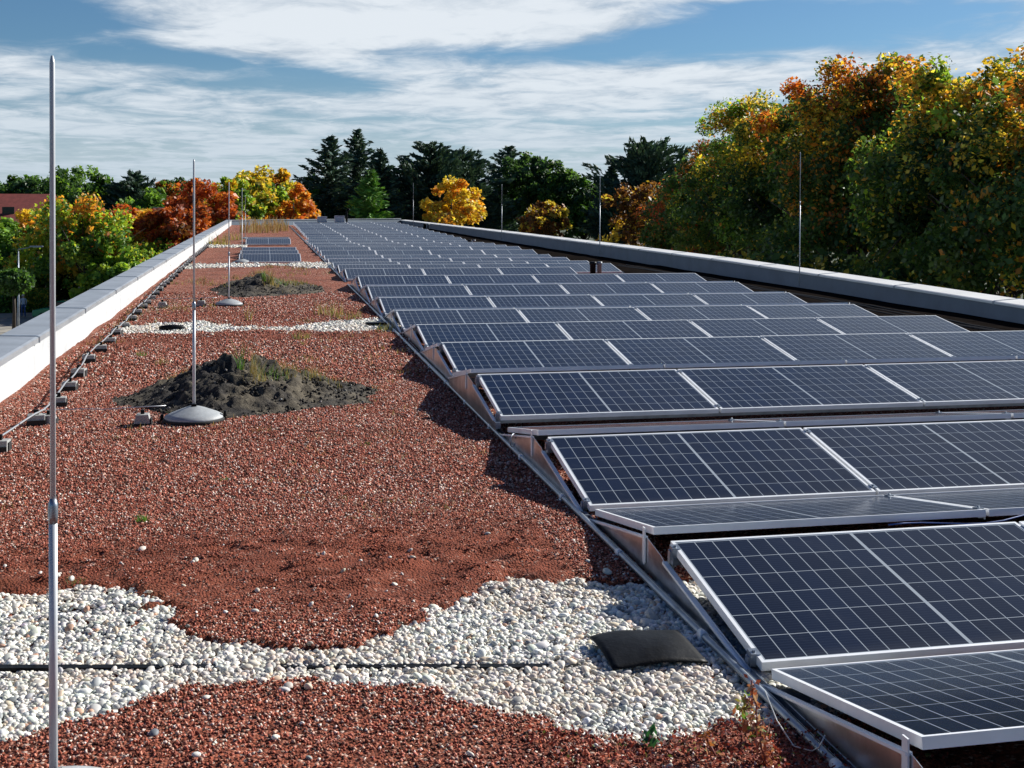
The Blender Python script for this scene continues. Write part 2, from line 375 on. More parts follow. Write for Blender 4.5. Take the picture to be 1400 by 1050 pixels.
M['membrane'] = mat('dark_roof_membrane', (.012, .010, .009), .95, 0, bump=.5, bscale=20, var=.5, vscale=3, spec=0)
vs = []; xs = np.arange(7.3, 9.36, .25); yy_ = np.arange(-5, 97, 1.0)
gx, gy = np.meshgrid(xs, yy_); gx, gy = gx.ravel(), gy.ravel(); nx_, ny_ = len(xs), len(yy_); i_ = (np.arange(ny_-1)[:, None]*nx_+np.arange(nx_-1)[None]).ravel()
struct(np_obj('roof_membrane', np.stack([gx, gy, ground_z(gx, gy)+.03], 1), np.stack([i_, i_+1, i_+nx_+1, i_+nx_], 1), M['membrane']))
bld = empty('flat_roofed_building', (2.6, 39, GZ)); tag(bld, 'long flat-roofed building whose gravel roof, edged by low parapets, carries the solar panels', 'building')
def local(o): o.location = -bld.location; return o
b = MB(); b.box((LX-.32, YN-.3, GZ), (RX+.40, YF+13, -.25)); local(b.build('wall', M['facade'], bld))
# far edge runs slightly oblique
YL, YR = 84.0, 96.0
def lz(y): return .40 + rise(y)*.95
def sweep(m, secs, name, parent):
    """cross sections [(pts at y)] joined lengthwise"""
    n = len(secs[0]); vs = [p for s_ in secs for p in s_]; fs = []
    for i in range(len(secs)-1):
        for j in range(n): fs.append((i*n+j, i*n+(j+1) % n, (i+1)*n+(j+1) % n, (i+1)*n+j))
    me = bpy.data.meshes.new(name); me.from_pydata([tuple(v) for v in vs], [], fs + [tuple(range(n))[::-1], tuple(range((len(secs)-1)*n, len(secs)*n))])
    bm = bmesh.new(); bm.from_mesh(me); bmesh.ops.recalc_face_normals(bm, faces=bm.faces); bm.to_mesh(me); bm.free()
    me.materials.append(m); o = bpy.data.objects.new(name, me); C.objects.link(o); o.parent = parent; return o
ys = list(np.arange(YN, 14, .25)) + list(np.arange(14, YL+.1, 2.0))
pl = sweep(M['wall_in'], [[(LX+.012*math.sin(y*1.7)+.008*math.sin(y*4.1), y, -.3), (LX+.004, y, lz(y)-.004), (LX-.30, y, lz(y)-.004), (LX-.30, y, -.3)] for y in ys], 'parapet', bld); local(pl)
pl['label'] = 'low white parapet along the left edge, lit by the sun'
cp = sweep(M['coping'], [[(LX+.045, y, lz(y)-.05), (LX+.045, y, lz(y)+.002), (LX+.02, y, lz(y)+.012), (LX-.335, y, lz(y)+.022), (LX-.35, y, lz(y)-.06), (LX-.335, y, lz(y)-.06), (LX-.305, y, lz(y)), (LX+.035, y, lz(y)-.002)] for y in np.arange(YN, YL+.1, 1.5)], 'coping', pl)
for y in [9.05+3.2*k for k in range(-4, 24)]:
    z = lz(y); b = MB(); b.prism([(LX+.052, z-.055), (LX+.052, z+.006), (LX+.02, z+.018), (LX-.34, z+.028), (LX-.356, z-.065), (LX-.35, z-.065), (LX-.335, z+.0225), (LX+.02, z+.0125), (LX+.0455, z+.0025), (LX+.0455, z-.055)], y, y+.05, 'y'); b.build('joint_strip', M['galv'], pl)
def rzi(y): return float(np.interp(y, [0, 12, 16, 24, 33, 50, 97], [.19, .275, .33, .418, .455, .49, .51]))
def rzo(y): return rzi(y)+.028
ys = list(np.arange(YN, YR+.1, 2.0))
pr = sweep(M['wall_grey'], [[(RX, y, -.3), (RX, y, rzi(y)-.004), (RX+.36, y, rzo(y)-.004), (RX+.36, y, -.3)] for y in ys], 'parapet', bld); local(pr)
pr['label'] = 'low grey parapet along the right edge, its inner face in shade'
sweep(M['coping_sheen'], [[(RX-.045, y, rzi(y)-.035), (RX-.045, y, rzi(y)), (RX-.02, y, rzi(y)+.012), (RX+.40, y, rzo(y)+.012), (RX+.40, y, rzo(y)-.07), (RX+.385, y, rzo(y)-.07), (RX+.385, y, rzo(y)), (RX-.03, y, rzi(y))] for y in ys], 'coping', pr)
for y in [1.0+3.0*k for k in range(-2, 32)]:
    z, zo = rzi(y), rzo(y); b = MB(); b.prism([(RX-.05, z-.04), (RX-.05, z+.004), (RX-.02, z+.018), (RX+.405, zo+.018), (RX+.405, zo-.07), (RX+.401, zo-.07), (RX+.401, zo+.0125), (RX-.02, z+.0125), (RX-.0455, z+.0005), (RX-.0455, z-.04)], y, y+.05, 'y'); b.build('joint_strip', M['galv'], pr)
b = MB(); zf = .62
A_, B_ = Vector((LX+.01, YL, 0)), Vector((RX-.01, YR-.3, 0)); d = (B_-A_).normalized(); nrm = Vector((-d.y, d.x, 0))
def quadbox(b, p, q, n0, n1, z0, z1):
    v = [b.bm.verts.new(Vector((c.x, c.y, z))) for z in (z0, z1) for c in (p+nrm*n0, q+nrm*n0, q+nrm*n1, p+nrm*n1)]
    for f in ((0, 3, 2, 1), (4, 5, 6, 7), (0, 1, 5, 4), (1, 2, 6, 5), (2, 3, 7, 6), (3, 0, 4, 7)): b.bm.faces.new([v[i] for i in f])
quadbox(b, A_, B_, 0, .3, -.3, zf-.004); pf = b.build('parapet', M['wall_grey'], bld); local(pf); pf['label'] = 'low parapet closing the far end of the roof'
b = MB(); quadbox(b, A_, B_, -.04, .34, zf, zf+.04); b.build('coping', M['coping'], pf)

# ---------------------------------------------------------------- solar panels
PW, PL, PITCHX = 1.755, 1.038, 1.775
b = MB(); T = .035; e = .015
b.box((0, 0, -T), (PW, e, 0)); b.box((0, PL-e, -T), (PW, PL, 0)); b.box((0, e, -T), (e, PL-e, 0)); b.box((PW-e, e, -T), (PW, PL-e, 0))
fo = b.build('frame', M['alu']); frame_me = fo.data; bpy.data.objects.remove(fo)
b = MB(); b.box((e, e, -.010), (PW-e, PL-e, -.0025)); go = b.build('glass', M['cells']); glass_me = go.data; bpy.data.objects.remove(go)
b = MB(); b.box((-.018, -.02, -.045), (.02, .022, .006)); b.box((-.026, -.012, -.055), (-.017, .016, -.012)); b.tube([(0, 0, .004), (0, 0, .013)], .007, 8)
co = b.build('clamp', M['galv']); clamp_me = co.data; bpy.data.objects.remove(co)
b = MB(); b.box((-.035, -.05, -.05), (.035, -.012, -.008)); co = b.build('junction_box', M['black']); jb_me = co.data; bpy.data.objects.remove(co)
proto = empty('solar_panel', (0, 0, 0)); kids = []
for nm, me, loc in (('frame', frame_me, (0, 0, 0)), ('glass', glass_me, (0, 0, 0)), ('clamp', clamp_me, (-.004, .07, 0)), ('clamp', clamp_me, (-.004, PL-.07, 0))):
    o = bpy.data.objects.new(nm, me); C.objects.link(o); o.parent = proto; o.location = loc; kids.append(o)
used = [False]
def panel(x, y, z, th, back, label, group, near=True):
    global proto
    if not used[0]: p = proto; ks = kids; used[0] = True; C  # first one is the prototype itself
    else:
        p = proto.copy(); C.objects.link(p)
        for c in (kids if near else kids[:2]):
            q = c.copy(); C.objects.link(q); q.parent = p
    p.location = (x + (PW if back else 0), y, z); p.rotation_euler = (th, 0, math.pi if back else 0)
    tag(p, label, 'solar panel', group); return p
# rows: low edge y, x offset, low edge height, tilt of the panels facing the camera
rows = [(-1.92, .0, .06, 9.9), (.468, -.006, .063, 9.46), (2.803, -.024, .072, 10.7), (5.225, -.054, .157, 9.83), (7.645, -.009, .166, 9.09), (10.017, .029, .121, 9.11),
        (12.287, .015, .098, 8.97), (14.573, -.005, .098, 9.58), (16.856, .001, .131, 9.93), (19.197, .005, .164, 10.24), (22.758, -.019, .129, 9.89)]
ry = 25.4
while ry < 80:
    ridge = float(np.interp(ry+1.02, [24, 27, 29, 31.5, 33.5, 35.5, 38, 41, 44, 48.7, 55, 65, 80], [.30, .27, .23, .21, .235, .28, .32, .30, .27, .25, .32, .44, .60]))
    rows.append((ry, .15 if ry > 50 else -.02, ridge-.178, 9.6+random.uniform(-.7, .7))); ry += 2.31
colw = ['leftmost', 'second from the left', 'third from the left', 'rightmost']
backs = {0: (.40, .065, 10.9), 1: (2.76, .062, 9.4), 2: (5.12, .09, 9.3)}
ridges = []
for k, (y, xo, z, th) in enumerate(rows):
    n = 3 if k == 10 else 4
    for i in range(n):
        where = colw[i] if i < 3 or n == 4 else 'rightmost'
        if k == 10 and i == 2: where = 'rightmost of three'
        rowname = 'in the row cut off by the bottom edge' if k == 0 else f'in the {ordw(k)} full camera-facing row'
        panel(xo+i*PITCHX, y, z, rad(th)+random.uniform(-.004, .004)*(k > 3), False, f'solar panel, {where} {rowname}', 'solar panels tilted toward the camera', k < 13)
    yt, zt = y+PL*math.cos(rad(th)), z+PL*math.sin(rad(th))
    nxt = rows[k+1] if k+1 < len(rows) else None
    if k in backs: yb, zb, tb = backs[k]
    elif nxt and nxt[0]-y < 2.8: yb, zb, tb = nxt[0]-.045, nxt[2]-.005, 9.6; tb = min(tb, math.degrees(math.asin(max(.05, min(.3, (zt+.006-zb)/PL)))))
    else: yb, zb, tb = yt+.27+PL*math.cos(rad(9.6)), z-.0, 9.6
    if k < 14:
        for i in range(n):
            where = colw[i] if n == 4 else ['leftmost', 'second from the left', 'rightmost of three'][i]
            rn = 'behind the row cut by the bottom edge' if k == 0 else f'behind the {ordw(k)} full row'
            panel(xo+i*PITCHX, yb, zb, rad(tb), True, f'solar panel sloping away, {where} {rn}', 'solar panels tilted away from the camera', k < 6)
    ridges.append((k, xo, y, z, yt, zt, yb-PL*math.cos(rad(tb)), zb+PL*math.sin(rad(tb)), yb, zb, n))
# small array on the left strip
for j, (y, z) in enumerate([(31.2, .13), (33.5, .15), (35.8, .16), (44.6, .20), (46.9, .20)]):
    panel(-2.52, y, z, rad(10.2), False, f'{ordw(j+1)} camera-facing solar panel of the narrow array on the left strip', 'solar panels of the narrow array', True)
    panel(-2.52, y+2.26, z, rad(10), True, f'{ordw(j+1)} away-sloping solar panel of the narrow array on the left strip', 'solar panels of the narrow array', False)

# mounting: long rails, end plates
def rail(x, y0, y1, label, prof=.03, z=.0, main=False):
    t = empty('mounting_rail', (x, y0, 0))
    def zz(y): return float(rise(y)) - (.0 if main else .05+.0025*min(30, max(0, y-20))) + .010
    yy = list(np.arange(0, y1-y0, 2.0)) + [y1-y0]
    b = MB(); b.tube([(0, q, zz(y0+q)+.016) for q in yy], .015, 8)
    b.build('tube', M['galv'], t)
    if main:
        b = MB()
        for a, c in zip(yy, yy[1:]):
            za, zc_ = zz(y0+a), zz(y0+c)
            for dx0, dx1, dz0, dz1 in ((.018, .046, -.012, -.006), (.018, .021, -.006, .022), (.043, .046, -.006, .022)):
                vs = [b.bm.verts.new(p) for p in ((dx0, a, za+dz0), (dx1, a, za+dz0), (dx1, a, za+dz1), (dx0, a, za+dz1), (dx0, c, zc_+dz0), (dx1, c, zc_+dz0), (dx1, c, zc_+dz1), (dx0, c, zc_+dz1))]
                for f in ((0, 1, 5, 4), (1, 2, 6, 5), (2, 3, 7, 6), (3, 0, 4, 7)): b.bm.faces.new([vs[i] for i in f])
        b.build('channel', M['galv'], t)
        q = .6
        while q < min(24, y1-y0):
            b = MB(); zq = zz(y0+q); b.box((-.020, q-.018, zq-.004), (.050, q+.018, zq+.006)); b.tube([(0, q-.025, zq+.016), (0, q+.025, zq+.016)], .0185, 10); b.tube([(.055, q, zq+.008), (.055, q, zq+.05)], .006, 6)
            b.build('connector', M['alu'], t); q += 1.16
    return tag(t, label, 'rail', 'rails under the solar panels')
rail(-.082, -3.2, 21.7, 'long galvanised rail with clips edging the near block of solar panels beside the red gravel', main=True)
rail(-.082, 22.5, 80.5, 'long galvanised rail edging the far block of solar panels beside the red gravel', main=True)
rail(7.17, -3.2, 21.7, 'galvanised rail along the right ends of the near solar rows')
rail(7.17, 25.2, 80.5, 'galvanised rail along the right ends of the far solar rows')
def end_plate(k, x, side, r):
    _, xo, y, z, yt, zt, ybn, zbn, yb, zb, n = r
    t = empty('end_plate', (x, yt, 0)); base = float(rise(y))+.014
    P = [(y+.02, base), (y+.03, z-.030+(0)), (yt-.03, zt-.095), (yt+.03, zt-.075), (ybn-.02, zbn-.045), (ybn+.03, zbn-.043), (yb-.03, zb-.042), (yb-.01, base)]
    P = [(a-yt, max(c, base+.001*i)) for i, (a, c) in enumerate(P)]
    b = MB(); b.prism(P, -.0012, .0012, 'x'); b.build('sheet', M['sheet'], t)
    def bar(nm, p, q, w, h, m, off=0):
        b = MB(); L = math.hypot(q[0]-p[0], q[1]-p[1]); an = math.atan2(q[1]-p[1], q[0]-p[0])
        mt = Matrix.Translation((off, p[0]-yt, p[1])) @ Matrix.Rotation(an, 4, 'X'); b.box((-w/2, 0, -h/2), (w/2, L, h/2), mt); return b.build(nm, m, t)
    s = -1 if side == 'l' else 1
    bar('flange', (y+.02, z-.05), (yt-.03, zt-.088), .024, .012, M['alu'], s*.004)
    bar('flange', (ybn, zbn-.045), (yb-.02, zb-.05), .022, .010, M['alu'], s*.004)
    b = MB(); b.prism([(ybn-yt-.004, zbn-.001), (ybn-yt-.004, zbn-.165), (ybn-yt+.012, zbn-.178), (ybn-yt+.028, zbn-.165), (ybn-yt+.028, zbn-.001)], -.003, .003, 'x'); b.build('bracket', M['alu'], t).location.x = s*.008
    b = MB(); b.box((-.016, y-yt-.05, max(base, z-.085)), (.022, y-yt+.05, z-.040)); b.build('bracket', M['galv'], t)
    bar('stay', (yt-.02, zt-.05), (yt-.02+.001, zt-.12), .02, .03, M['galv'], .03)
    where = 'left' if side == 'l' else 'right'
    rn = 'nearest, bottom-edge' if k == 0 else ordw(k)
    return tag(t, f'triangular galvanised plate closing the {where} end of the {rn} pair of solar rows', 'end plate', 'plates closing the ends of the solar rows')
for r in ridges:
    k, xo, n = r[0], r[1], r[-1]
    if k < 20: end_plate(k, xo-.035, 'l', r)
    if 2 < k < 16: end_plate(k, xo+n*PITCHX+.01, 'r', r)
# cross rails near the valleys that carry the frames
for r in ridges[:12]:
    k, xo, y, z, yt, zt, ybn, zbn, yb, zb, n = r
    b = MB(); b.box((xo-.02, y+.10, z-.075), (xo+n*PITCHX, y+.14, z-.035))
    b.box((xo-.02, yb-.14, zb-.075), (xo+n*PITCHX, yb-.10, zb-.035)); b.box((xo-.02, yt-.09, zt-.085), (xo+n*PITCHX, yt-.05, zt-.055))
    tag(b.build('support_rail', M['galv']), f'grey steel support rails under the {"bottom-edge" if k == 0 else ordw(k)} pair of solar rows', 'support rail', 'support rails under the rows')
# wire loop and thin cables
b = MB(); b.tube([(.03*math.cos(a)-.09, 4.60+.045*math.cos(a*1.0), .095+.045*math.sin(a)) for a in np.linspace(0, 5.6, 16)], .004, 6)
tag(b.build('wire_loop', M['galv']), 'thin wire loop twisted round the near edge rail', 'wire')
b = MB(); pts = [at(x_, y_, z=z_) for x_, y_, z_ in ((1046, 945, .08), (1062, 985, .05), (1085, 1020, .03), (1110, 1027, .03), (1120, 1022, .06), (1128, 1005, .10))]
b.tube(pts, .0022, 6); tag(b.build('thin_wire', M['wire']), 'thin curling grey wire by the bottom end of the near edge rail', 'wire')
b = MB(); yt1 = 1.62; b.tube([(1.15+.1*i, yt1+.04*math.sin(i*.9), .215-.012*math.sin(i*.5)) for i in range(11)], .004, 6)
tag(b.build('blue_cable', M['cable']), 'blue cable hanging in the gap above the nearest full solar row', 'cable')

# ---------------------------------------------------------------- stones
def rocks(n_tpl, kind, seed):
    """small rock templates: list of (verts, tri faces)"""
    r = np.random.default_rng(seed); out = []
    for _ in range(n_tpl):
        bm = bmesh.new()
        if kind == 'pebble': bmesh.ops.create_icosphere(bm, subdivisions=2, radius=1)
        elif kind == 'pebble_low': bmesh.ops.create_icosphere(bm, subdivisions=1, radius=1)
        else: bmesh.ops.create_icosphere(bm, subdivisions=1, radius=1); bmesh.ops.delete(bm, geom=[bm.verts[0]], context='VERTS') if False else None
        v = np.array([q.co[:] for q in bm.verts]); f = np.array([[q.index for q in p.verts] for p in bm.faces]); bm.free()
        if kind == 'chip':
            v = np.array([[1, 0, 0], [-1, 0, 0], [0, 1, 0], [0, -1, 0], [0, 0, 1], [0, 0, -1]], float); v += r.uniform(-.35, .35, v.shape)
            f = np.array([[0, 2, 4], [2, 1, 4], [1, 3, 4], [3, 0, 4], [2, 0, 5], [1, 2, 5], [3, 1, 5], [0, 3, 5]])
        else:
            d = r.normal(size=(3, 3)); d /= np.linalg.norm(d, axis=1)[:, None]
            for q in d: v = v*(1+.16*np.tanh(2*(v@q))[:, None]*r.uniform(-1, 1))
            v *= np.array([1.25, .92, .62])*r.uniform(.88, 1.12, 3)
        out.append((v, f))
    return out
def scatter(name, pts, size, tpls, cols, m, smooth, tilt=.5, seed=1):
    r = np.random.default_rng(seed); n = len(pts); which = r.integers(0, len(tpls), n); VV, FF, CC = [], [], []; off = 0
    for ti, (v, f) in enumerate(tpls):
        idx = np.where(which == ti)[0]; k = len(idx)
        if not k: continue
        a = r.uniform(0, 2*np.pi, k); b_ = r.normal(0, tilt, k); c_ = r.normal(0, tilt, k)
        ca, sa, cb, sb, cc, sc = np.cos(a), np.sin(a), np.cos(b_), np.sin(b_), np.cos(c_), np.sin(c_)
        R = np.empty((k, 3, 3)); R[:, 0, 0] = ca*cb; R[:, 0, 1] = ca*sb*sc-sa*cc; R[:, 0, 2] = ca*sb*cc+sa*sc
        R[:, 1, 0] = sa*cb; R[:, 1, 1] = sa*sb*sc+ca*cc; R[:, 1, 2] = sa*sb*cc-ca*sc; R[:, 2, 0] = -sb; R[:, 2, 1] = cb*sc; R[:, 2, 2] = cb*cc
        W = np.einsum('kij,vj->kvi', R, v)*size[idx][:, None, None] + pts[idx][:, None]
        VV.append(W.reshape(-1, 3)); FF.append((f[None]+(np.arange(k)*len(v))[:, None, None]+off).reshape(-1, 3)); CC.append(np.repeat(cols[idx], len(v), 0)); off += k*len(v)
    return np_obj(name, np.concatenate(VV), np.concatenate(FF), m, col=np.concatenate(CC), smooth=smooth)
def pick(r, n, pal, p, jit=.15):
    pal = np.array(pal); c = pal[r.choice(len(pal), n, p=np.array(p)/sum(p))]; return np.clip(c*(1+r.normal(0, jit, (n, 1)))*(1+r.normal(0, .03, (n, 3))), .003, .9)
PEB = [(.74, .71, .63), (.62, .61, .55), (.80, .78, .71), (.40, .41, .40), (.64, .52, .38), (.54, .32, .22), (.17, .185, .20)]
def pebbles(name, box, spacing, size, tp, label, seed, drop=0):
    r = np.random.default_rng(seed); x0, x1, y0, y1 = box; out = []
    for layer, (dz, dens) in enumerate(((.0, 1.0), (.55, .85), (.95, .28))):
        nx = int((x1-x0)/spacing); ny = int((y1-y0)/spacing); gx, gy = np.meshgrid(np.arange(nx), np.arange(ny))
        gx = x0+(gx.ravel()+r.uniform(0, 1, gx.size))*spacing; gy = y0+(gy.ravel()+r.uniform(0, 1, gy.size))*spacing
        k = in_beds(gx, gy) & (r.random(gx.size) < dens)
        if layer > 0: k &= ~(np.abs(gy-(.61-.193*gx+.012*np.sin(gx*5))) < .019) | (gy > 3) | (fbm(gx*2.1, gy*0, 77) < .02)
        gx, gy = gx[k], gy[k]
        out.append(np.stack([gx, gy, ground_z(gx, gy)+size*(.25+dz)+fbm(gx*3, gy*3, 44)*size*.8], 1))
    pts = np.concatenate(out); n = len(pts)
    # a few strays on the red gravel
    m_ = int(n*.0032); gx = r.uniform(x0, x1, m_*6); gy = r.uniform(y0-.25, y1+.35, m_*6); ok = ~in_beds(gx, gy) & (fbm(gx*1.5, gy*1.5, 61) > -.1); gx, gy = gx[ok][:m_], gy[ok][:m_]
    pts = np.concatenate([pts, np.stack([gx, gy, ground_z(gx, gy)+size*.2], 1)]); n = len(pts)
    tan = np.clip((fbm(pts[:, 0]*1.2, pts[:, 1]*1.8, 90)+.02)*6, 0, 1)[:, None]
    col = pick(r, n, PEB, [5, 4, 4, 2.2, .9, .35, .8], .13); col = col*(1-tan*.5) + pick(r, n, [(.60, .50, .38), (.58, .40, .28), (.62, .58, .52)], [3, 1.2, 4], .12)*tan*.5
    o = scatter(name, pts, size*r.lognormal(-.03, .30, n), tp, col, M['pebble'], True, .45, seed+1)
    return tag(o, label, 'pebbles', kind='stuff')
hi, lo = rocks(14, 'pebble', 3), rocks(10, 'pebble_low', 4)
pebbles('pebbles', (-3.9, .6, -.05, 2.3), .0195, .0103, hi, 'bed of white and grey pebbles crossing the near end of the red gravel', 11)
pebbles('pebbles', (-3.9, .3, 12.4, 14.8), .034, .018, lo, 'bed of white pebbles crossing the roof behind the nearer soil heap', 12)
pebbles('pebbles', (-3.9, .1, 28.0, 31.2), .06, .030, lo, 'thin bed of white pebbles crossing the roof in front of the narrow solar array', 13)
pebbles('pebbles', (-4.0, -2.4, 42.3, 44.6), .08, .040, lo, 'small far bed of white pebbles beside the narrow solar array', 14)

mounds = [(-2.06, 7.45, 1.04, 1.12, .38, 1), (-1.86, 20.6, 1.02, 1.9, .28, 2)]
def mound_h(x, y, i):
    cx, cy, rx, ry_, h, s = mounds[i]; u = (x-cx)/rx; v = (y-cy)/ry_
    skew = np.where(u > 0, .80, 1.0); r2 = np.sqrt((u*skew)**2+v**2)+fbm(x*2.2, y*2.2, 60+s)*.22
    return h*np.clip(1-r2, 0, 1)**1.12*(1+fbm(x*5, y*5, 70+s)*.35) - .012
CP = [(.09, .028, .017), (.235, .066, .041), (.37, .108, .068), (.45, .175, .12), (.54, .34, .26), (.72, .60, .52), (.04, .028, .024)]
def chips(xr, yr, n, smin, smax, seed):
    r = np.random.default_rng(seed); x = r.uniform(*xr, n); y = r.uniform(*yr, n)
    k = ~in_beds(x, y)
    for i in range(2): k &= mound_h(x, y, i) < .0
    sd = sandy(x, y); clump = np.clip((fbm(x*5, y*9, 55, 3)+.06)*7, 0, 1); k &= r.random(n) > sd*(.98-.62*clump)
    x, y, sd = x[k], y[k], sd[k]; n = len(x)
    size = r.uniform(smin, smax, n)*(1-.3*sd)
    col = pick(r, n, CP, [1.5, 2.4, 3.0, 2.6, 1.7, 1.15, .8], .22); dark = pick(r, n, CP[:4], [3, 3, 3, 1], .2); q = (r.random(n) < sd*.85)[:, None]
    col = np.where(q, dark, col)
    return np.stack([x, y, ground_z(x, y)+size*.25], 1), size, col
parts_ = [chips((-3.3, .2), (-.3, 3.6), 78000, .0038, .0085, 31), chips((-4.0, .2), (3.6, 8.2), 80000, .0048, .0105, 32), chips((-4.0, .1), (8.2, 20), 52000, .009, .016, 33)]
o = scatter('brick_chippings', np.concatenate([p[0] for p in parts_]), np.concatenate([p[1] for p in parts_]), rocks(12, 'chip', 5), np.concatenate([p[2] for p in parts_]), M['chip'], False, 1.0, 6)
tag(o, 'loose red crushed brick chippings covering the green roof strip', 'brick chippings', kind='stuff')

def blades(r, cx, cy, n, h, spread, pal, p, wdt=.004, lean=.4, zf=None, prof=3):
    """grass blades as tapering bent strips; returns verts, quads, cols"""
    V, F, Cc = [], [], []; off = 0
    for i in range(n):
        a = r.uniform(0, 2*np.pi); rr = spread*np.sqrt(r.random()); x = cx+rr*np.cos(a); y = cy+rr*np.sin(a); z0 = float(zf(x, y)) if zf else float(ground_z(np.array([x]), np.array([y]))[0])
        H = h*r.uniform(.45, 1.1); L = lean*r.uniform(.1, 1.1)*H; b_ = r.uniform(0, 2*np.pi); wa = r.uniform(0, np.pi); c = np.array(pal[r.choice(len(pal), p=np.array(p)/sum(p))])*r.uniform(.75, 1.25)
        for j in range(prof+1):
            t_ = j/prof; q = np.array([x+np.cos(b_)*L*t_*t_, y+np.sin(b_)*L*t_*t_, z0-.01+H*t_]); ww = wdt*(1-t_*.85); d_ = np.array([np.cos(wa), np.sin(wa), 0])*ww
            V += [q-d_, q+d_]; Cc += [c, c]
            if j < prof: F.append((off+2*j, off+2*j+1, off+2*j+3, off+2*j+2))
        off += 2*(prof+1)
    return V, F, Cc
GRN = [(.06, .17, .03), (.10, .26, .04), (.15, .28, .06)]; DRY = [(.30, .24, .10), (.38, .30, .15), (.20, .17, .08), (.16, .20, .06)]
def gz1(x, y): return float(ground_z(np.array([x]), np.array([y]))[0])

for i, (cx, cy, rx, ry_, h, s) in enumerate(mounds):
    st = .022 if i == 0 else .05; gx, gy = np.meshgrid(np.arange(cx-rx*1.5, cx+rx*1.6, st), np.arange(cy-ry_*1.4, cy+ry_*1.4, st)); ny, nx = gx.shape; gx, gy = gx.ravel(), gy.ravel()
    hh = mound_h(gx, gy, i); rough = np.clip(hh*8, 0, 1)
    z = ground_z(gx, gy)+hh+(fbm(gx*11, gy*11, 80)*.075+fbm(gx*28, gy*28, 81)*.035)*rough
    t = empty('soil_mound', (cx, cy, float(rise(cy)))); V = np.stack([gx-cx, gy-cy, z-float(rise(cy))], 1)
    ii = (np.arange(ny-1)[:, None]*nx + np.arange(nx-1)[None]).ravel(); F = np.stack([ii, ii+1, ii+nx+1, ii+nx], 1); F = F[(hh[F].max(1) > -.011)]
    np_obj('heap', V, F, M['soil'], t, smooth=True)
    r = np.random.default_rng(90+i); n = 2600 if i == 0 else 1100; x = r.uniform(cx-rx*1.4, cx+rx*1.5, n*3); y = r.uniform(cy-ry_*1.2, cy+ry_*1.2, n*3); q = mound_h(x, y, i); k = (q > -.0115) | ((fbm(x*4, y*4, 99) > .12) & (np.hypot((x-cx)/rx, (y-cy)/ry_) < 1.35)); x, y, q = x[k][:n], y[k][:n], q[k][:n]; n = len(x)
    sz = r.uniform(.004, .018, n)*(1 if i == 0 else 1.5)
    c = scatter('soil_clods', np.stack([x-cx, y-cy, ground_z(x, y)+q+sz*.2-float(rise(cy))], 1), sz, rocks(8, 'chip', 8), pick(r, n, [(.012, .011, .010), (.03, .027, .022), (.08, .07, .06), (.22, .21, .19)], [5, 4, 2, .35]), M['chip'], False, 1, 9)
    c.parent = t; c['kind'] = 'stuff'
    V, F, Cc = [], [], []
    zf = lambda a, b__: float(ground_z(np.array([a]), np.array([b__]))[0]+max(0, float(mound_h(np.array([a]), np.array([b__]), i)[0])))
    spots = [(.04, -.30, 34, .30, .03, GRN+DRY[3:], 3), (.16, -.36, 55, .32, .06, DRY, 4), (.18, -.42, 40, .12, .14, DRY, 4), (.55, .05, 90, .13, .22, DRY, 4), (.42, -.05, 60, .12, .18, DRY, 4), (.8, .1, 60, .10, .2, DRY, 4), (-.55, .45, 50, .12, .12, DRY, 4), (.3, -.2, 40, .1, .15, GRN, 3)]
    for ax, ay, n, hgt, sp_, pal, m_ in spots:
        a_, b_, c_ = blades(r, cx+ax*rx, cy+ay*ry_, n, hgt*(1 if i == 0 else .9), sp_*(1 if i == 0 else 1.3), pal, [1]*len(pal), .0028 if i == 0 else .006, .5, zf)
        F += [tuple(q+len(V) for q in f) for f in b_]; V += [v-np.array([cx, cy, float(rise(cy))]) for v in a_]; Cc += c_
    g = np_obj('weeds', V, F, M['blade'], t, col=np.array(Cc)); g['kind'] = 'stuff'
    tag(t, ['low heap of black soil with green and dry weeds behind the nearer lightning rod base', 'farther heap of dark soil with dry grass behind the second rod base'][i], 'soil heap', 'heaps of soil on the roof')

# single weeds on the gravel
tufts = [(195, 712, 70, .045, .035, GRN, 'small bright green tuft alone on the red gravel'), (105, 790, 40, .03, .05, [(.12, .16, .06), (.2, .2, .08)], 'low dull green tuft beside the near pebble bed'),
         (502, 610, 25, .03, .03, GRN, 'tiny green tuft in the open gravel right of the soil heap'), (307, 657, 18, .03, .03, GRN, 'tiny green tuft in front of the nearer rod base'),
         (193, 486, 45, .07, .06, GRN, 'small green tuft on the gravel left of the soil heap'), (412, 463, 45, .10, .12, DRY, 'straw-coloured tuft in front of the middle pebble bed'),
         (340, 440, 12, .30, .05, DRY, 'few tall dry stalks behind the middle pebble bed'), (450, 432, 50, .22, .25, DRY, 'dry grass tuft behind the middle pebble bed near the panels'),
         (475, 436, 40, .2, .25, DRY, 'dry grass next to the edge rail by the middle pebble bed'), (527, 452, 90, .12, .12, [(.14, .19, .05), (.3, .26, .1)], 'yellow-green weed beside the edge rail at the middle pebble bed'),
         (218, 375, 30, .2, .3, DRY, 'dry tuft at the foot of the white parapet'), (300, 340, 80, .4, .5, [(.3, .27, .05), (.25, .2, .08)], 'yellowish tall weeds beside the far left conductor wire'),
         (315, 332, 60, .4, .6, DRY, 'tall dry weeds by the far left parapet'), (222, 500, 40, .08, .1, DRY, 'dry yellow tuft left of the soil heap'), (332, 400, 60, .15, .4, DRY, 'dry grass at the left foot of the farther soil heap')]
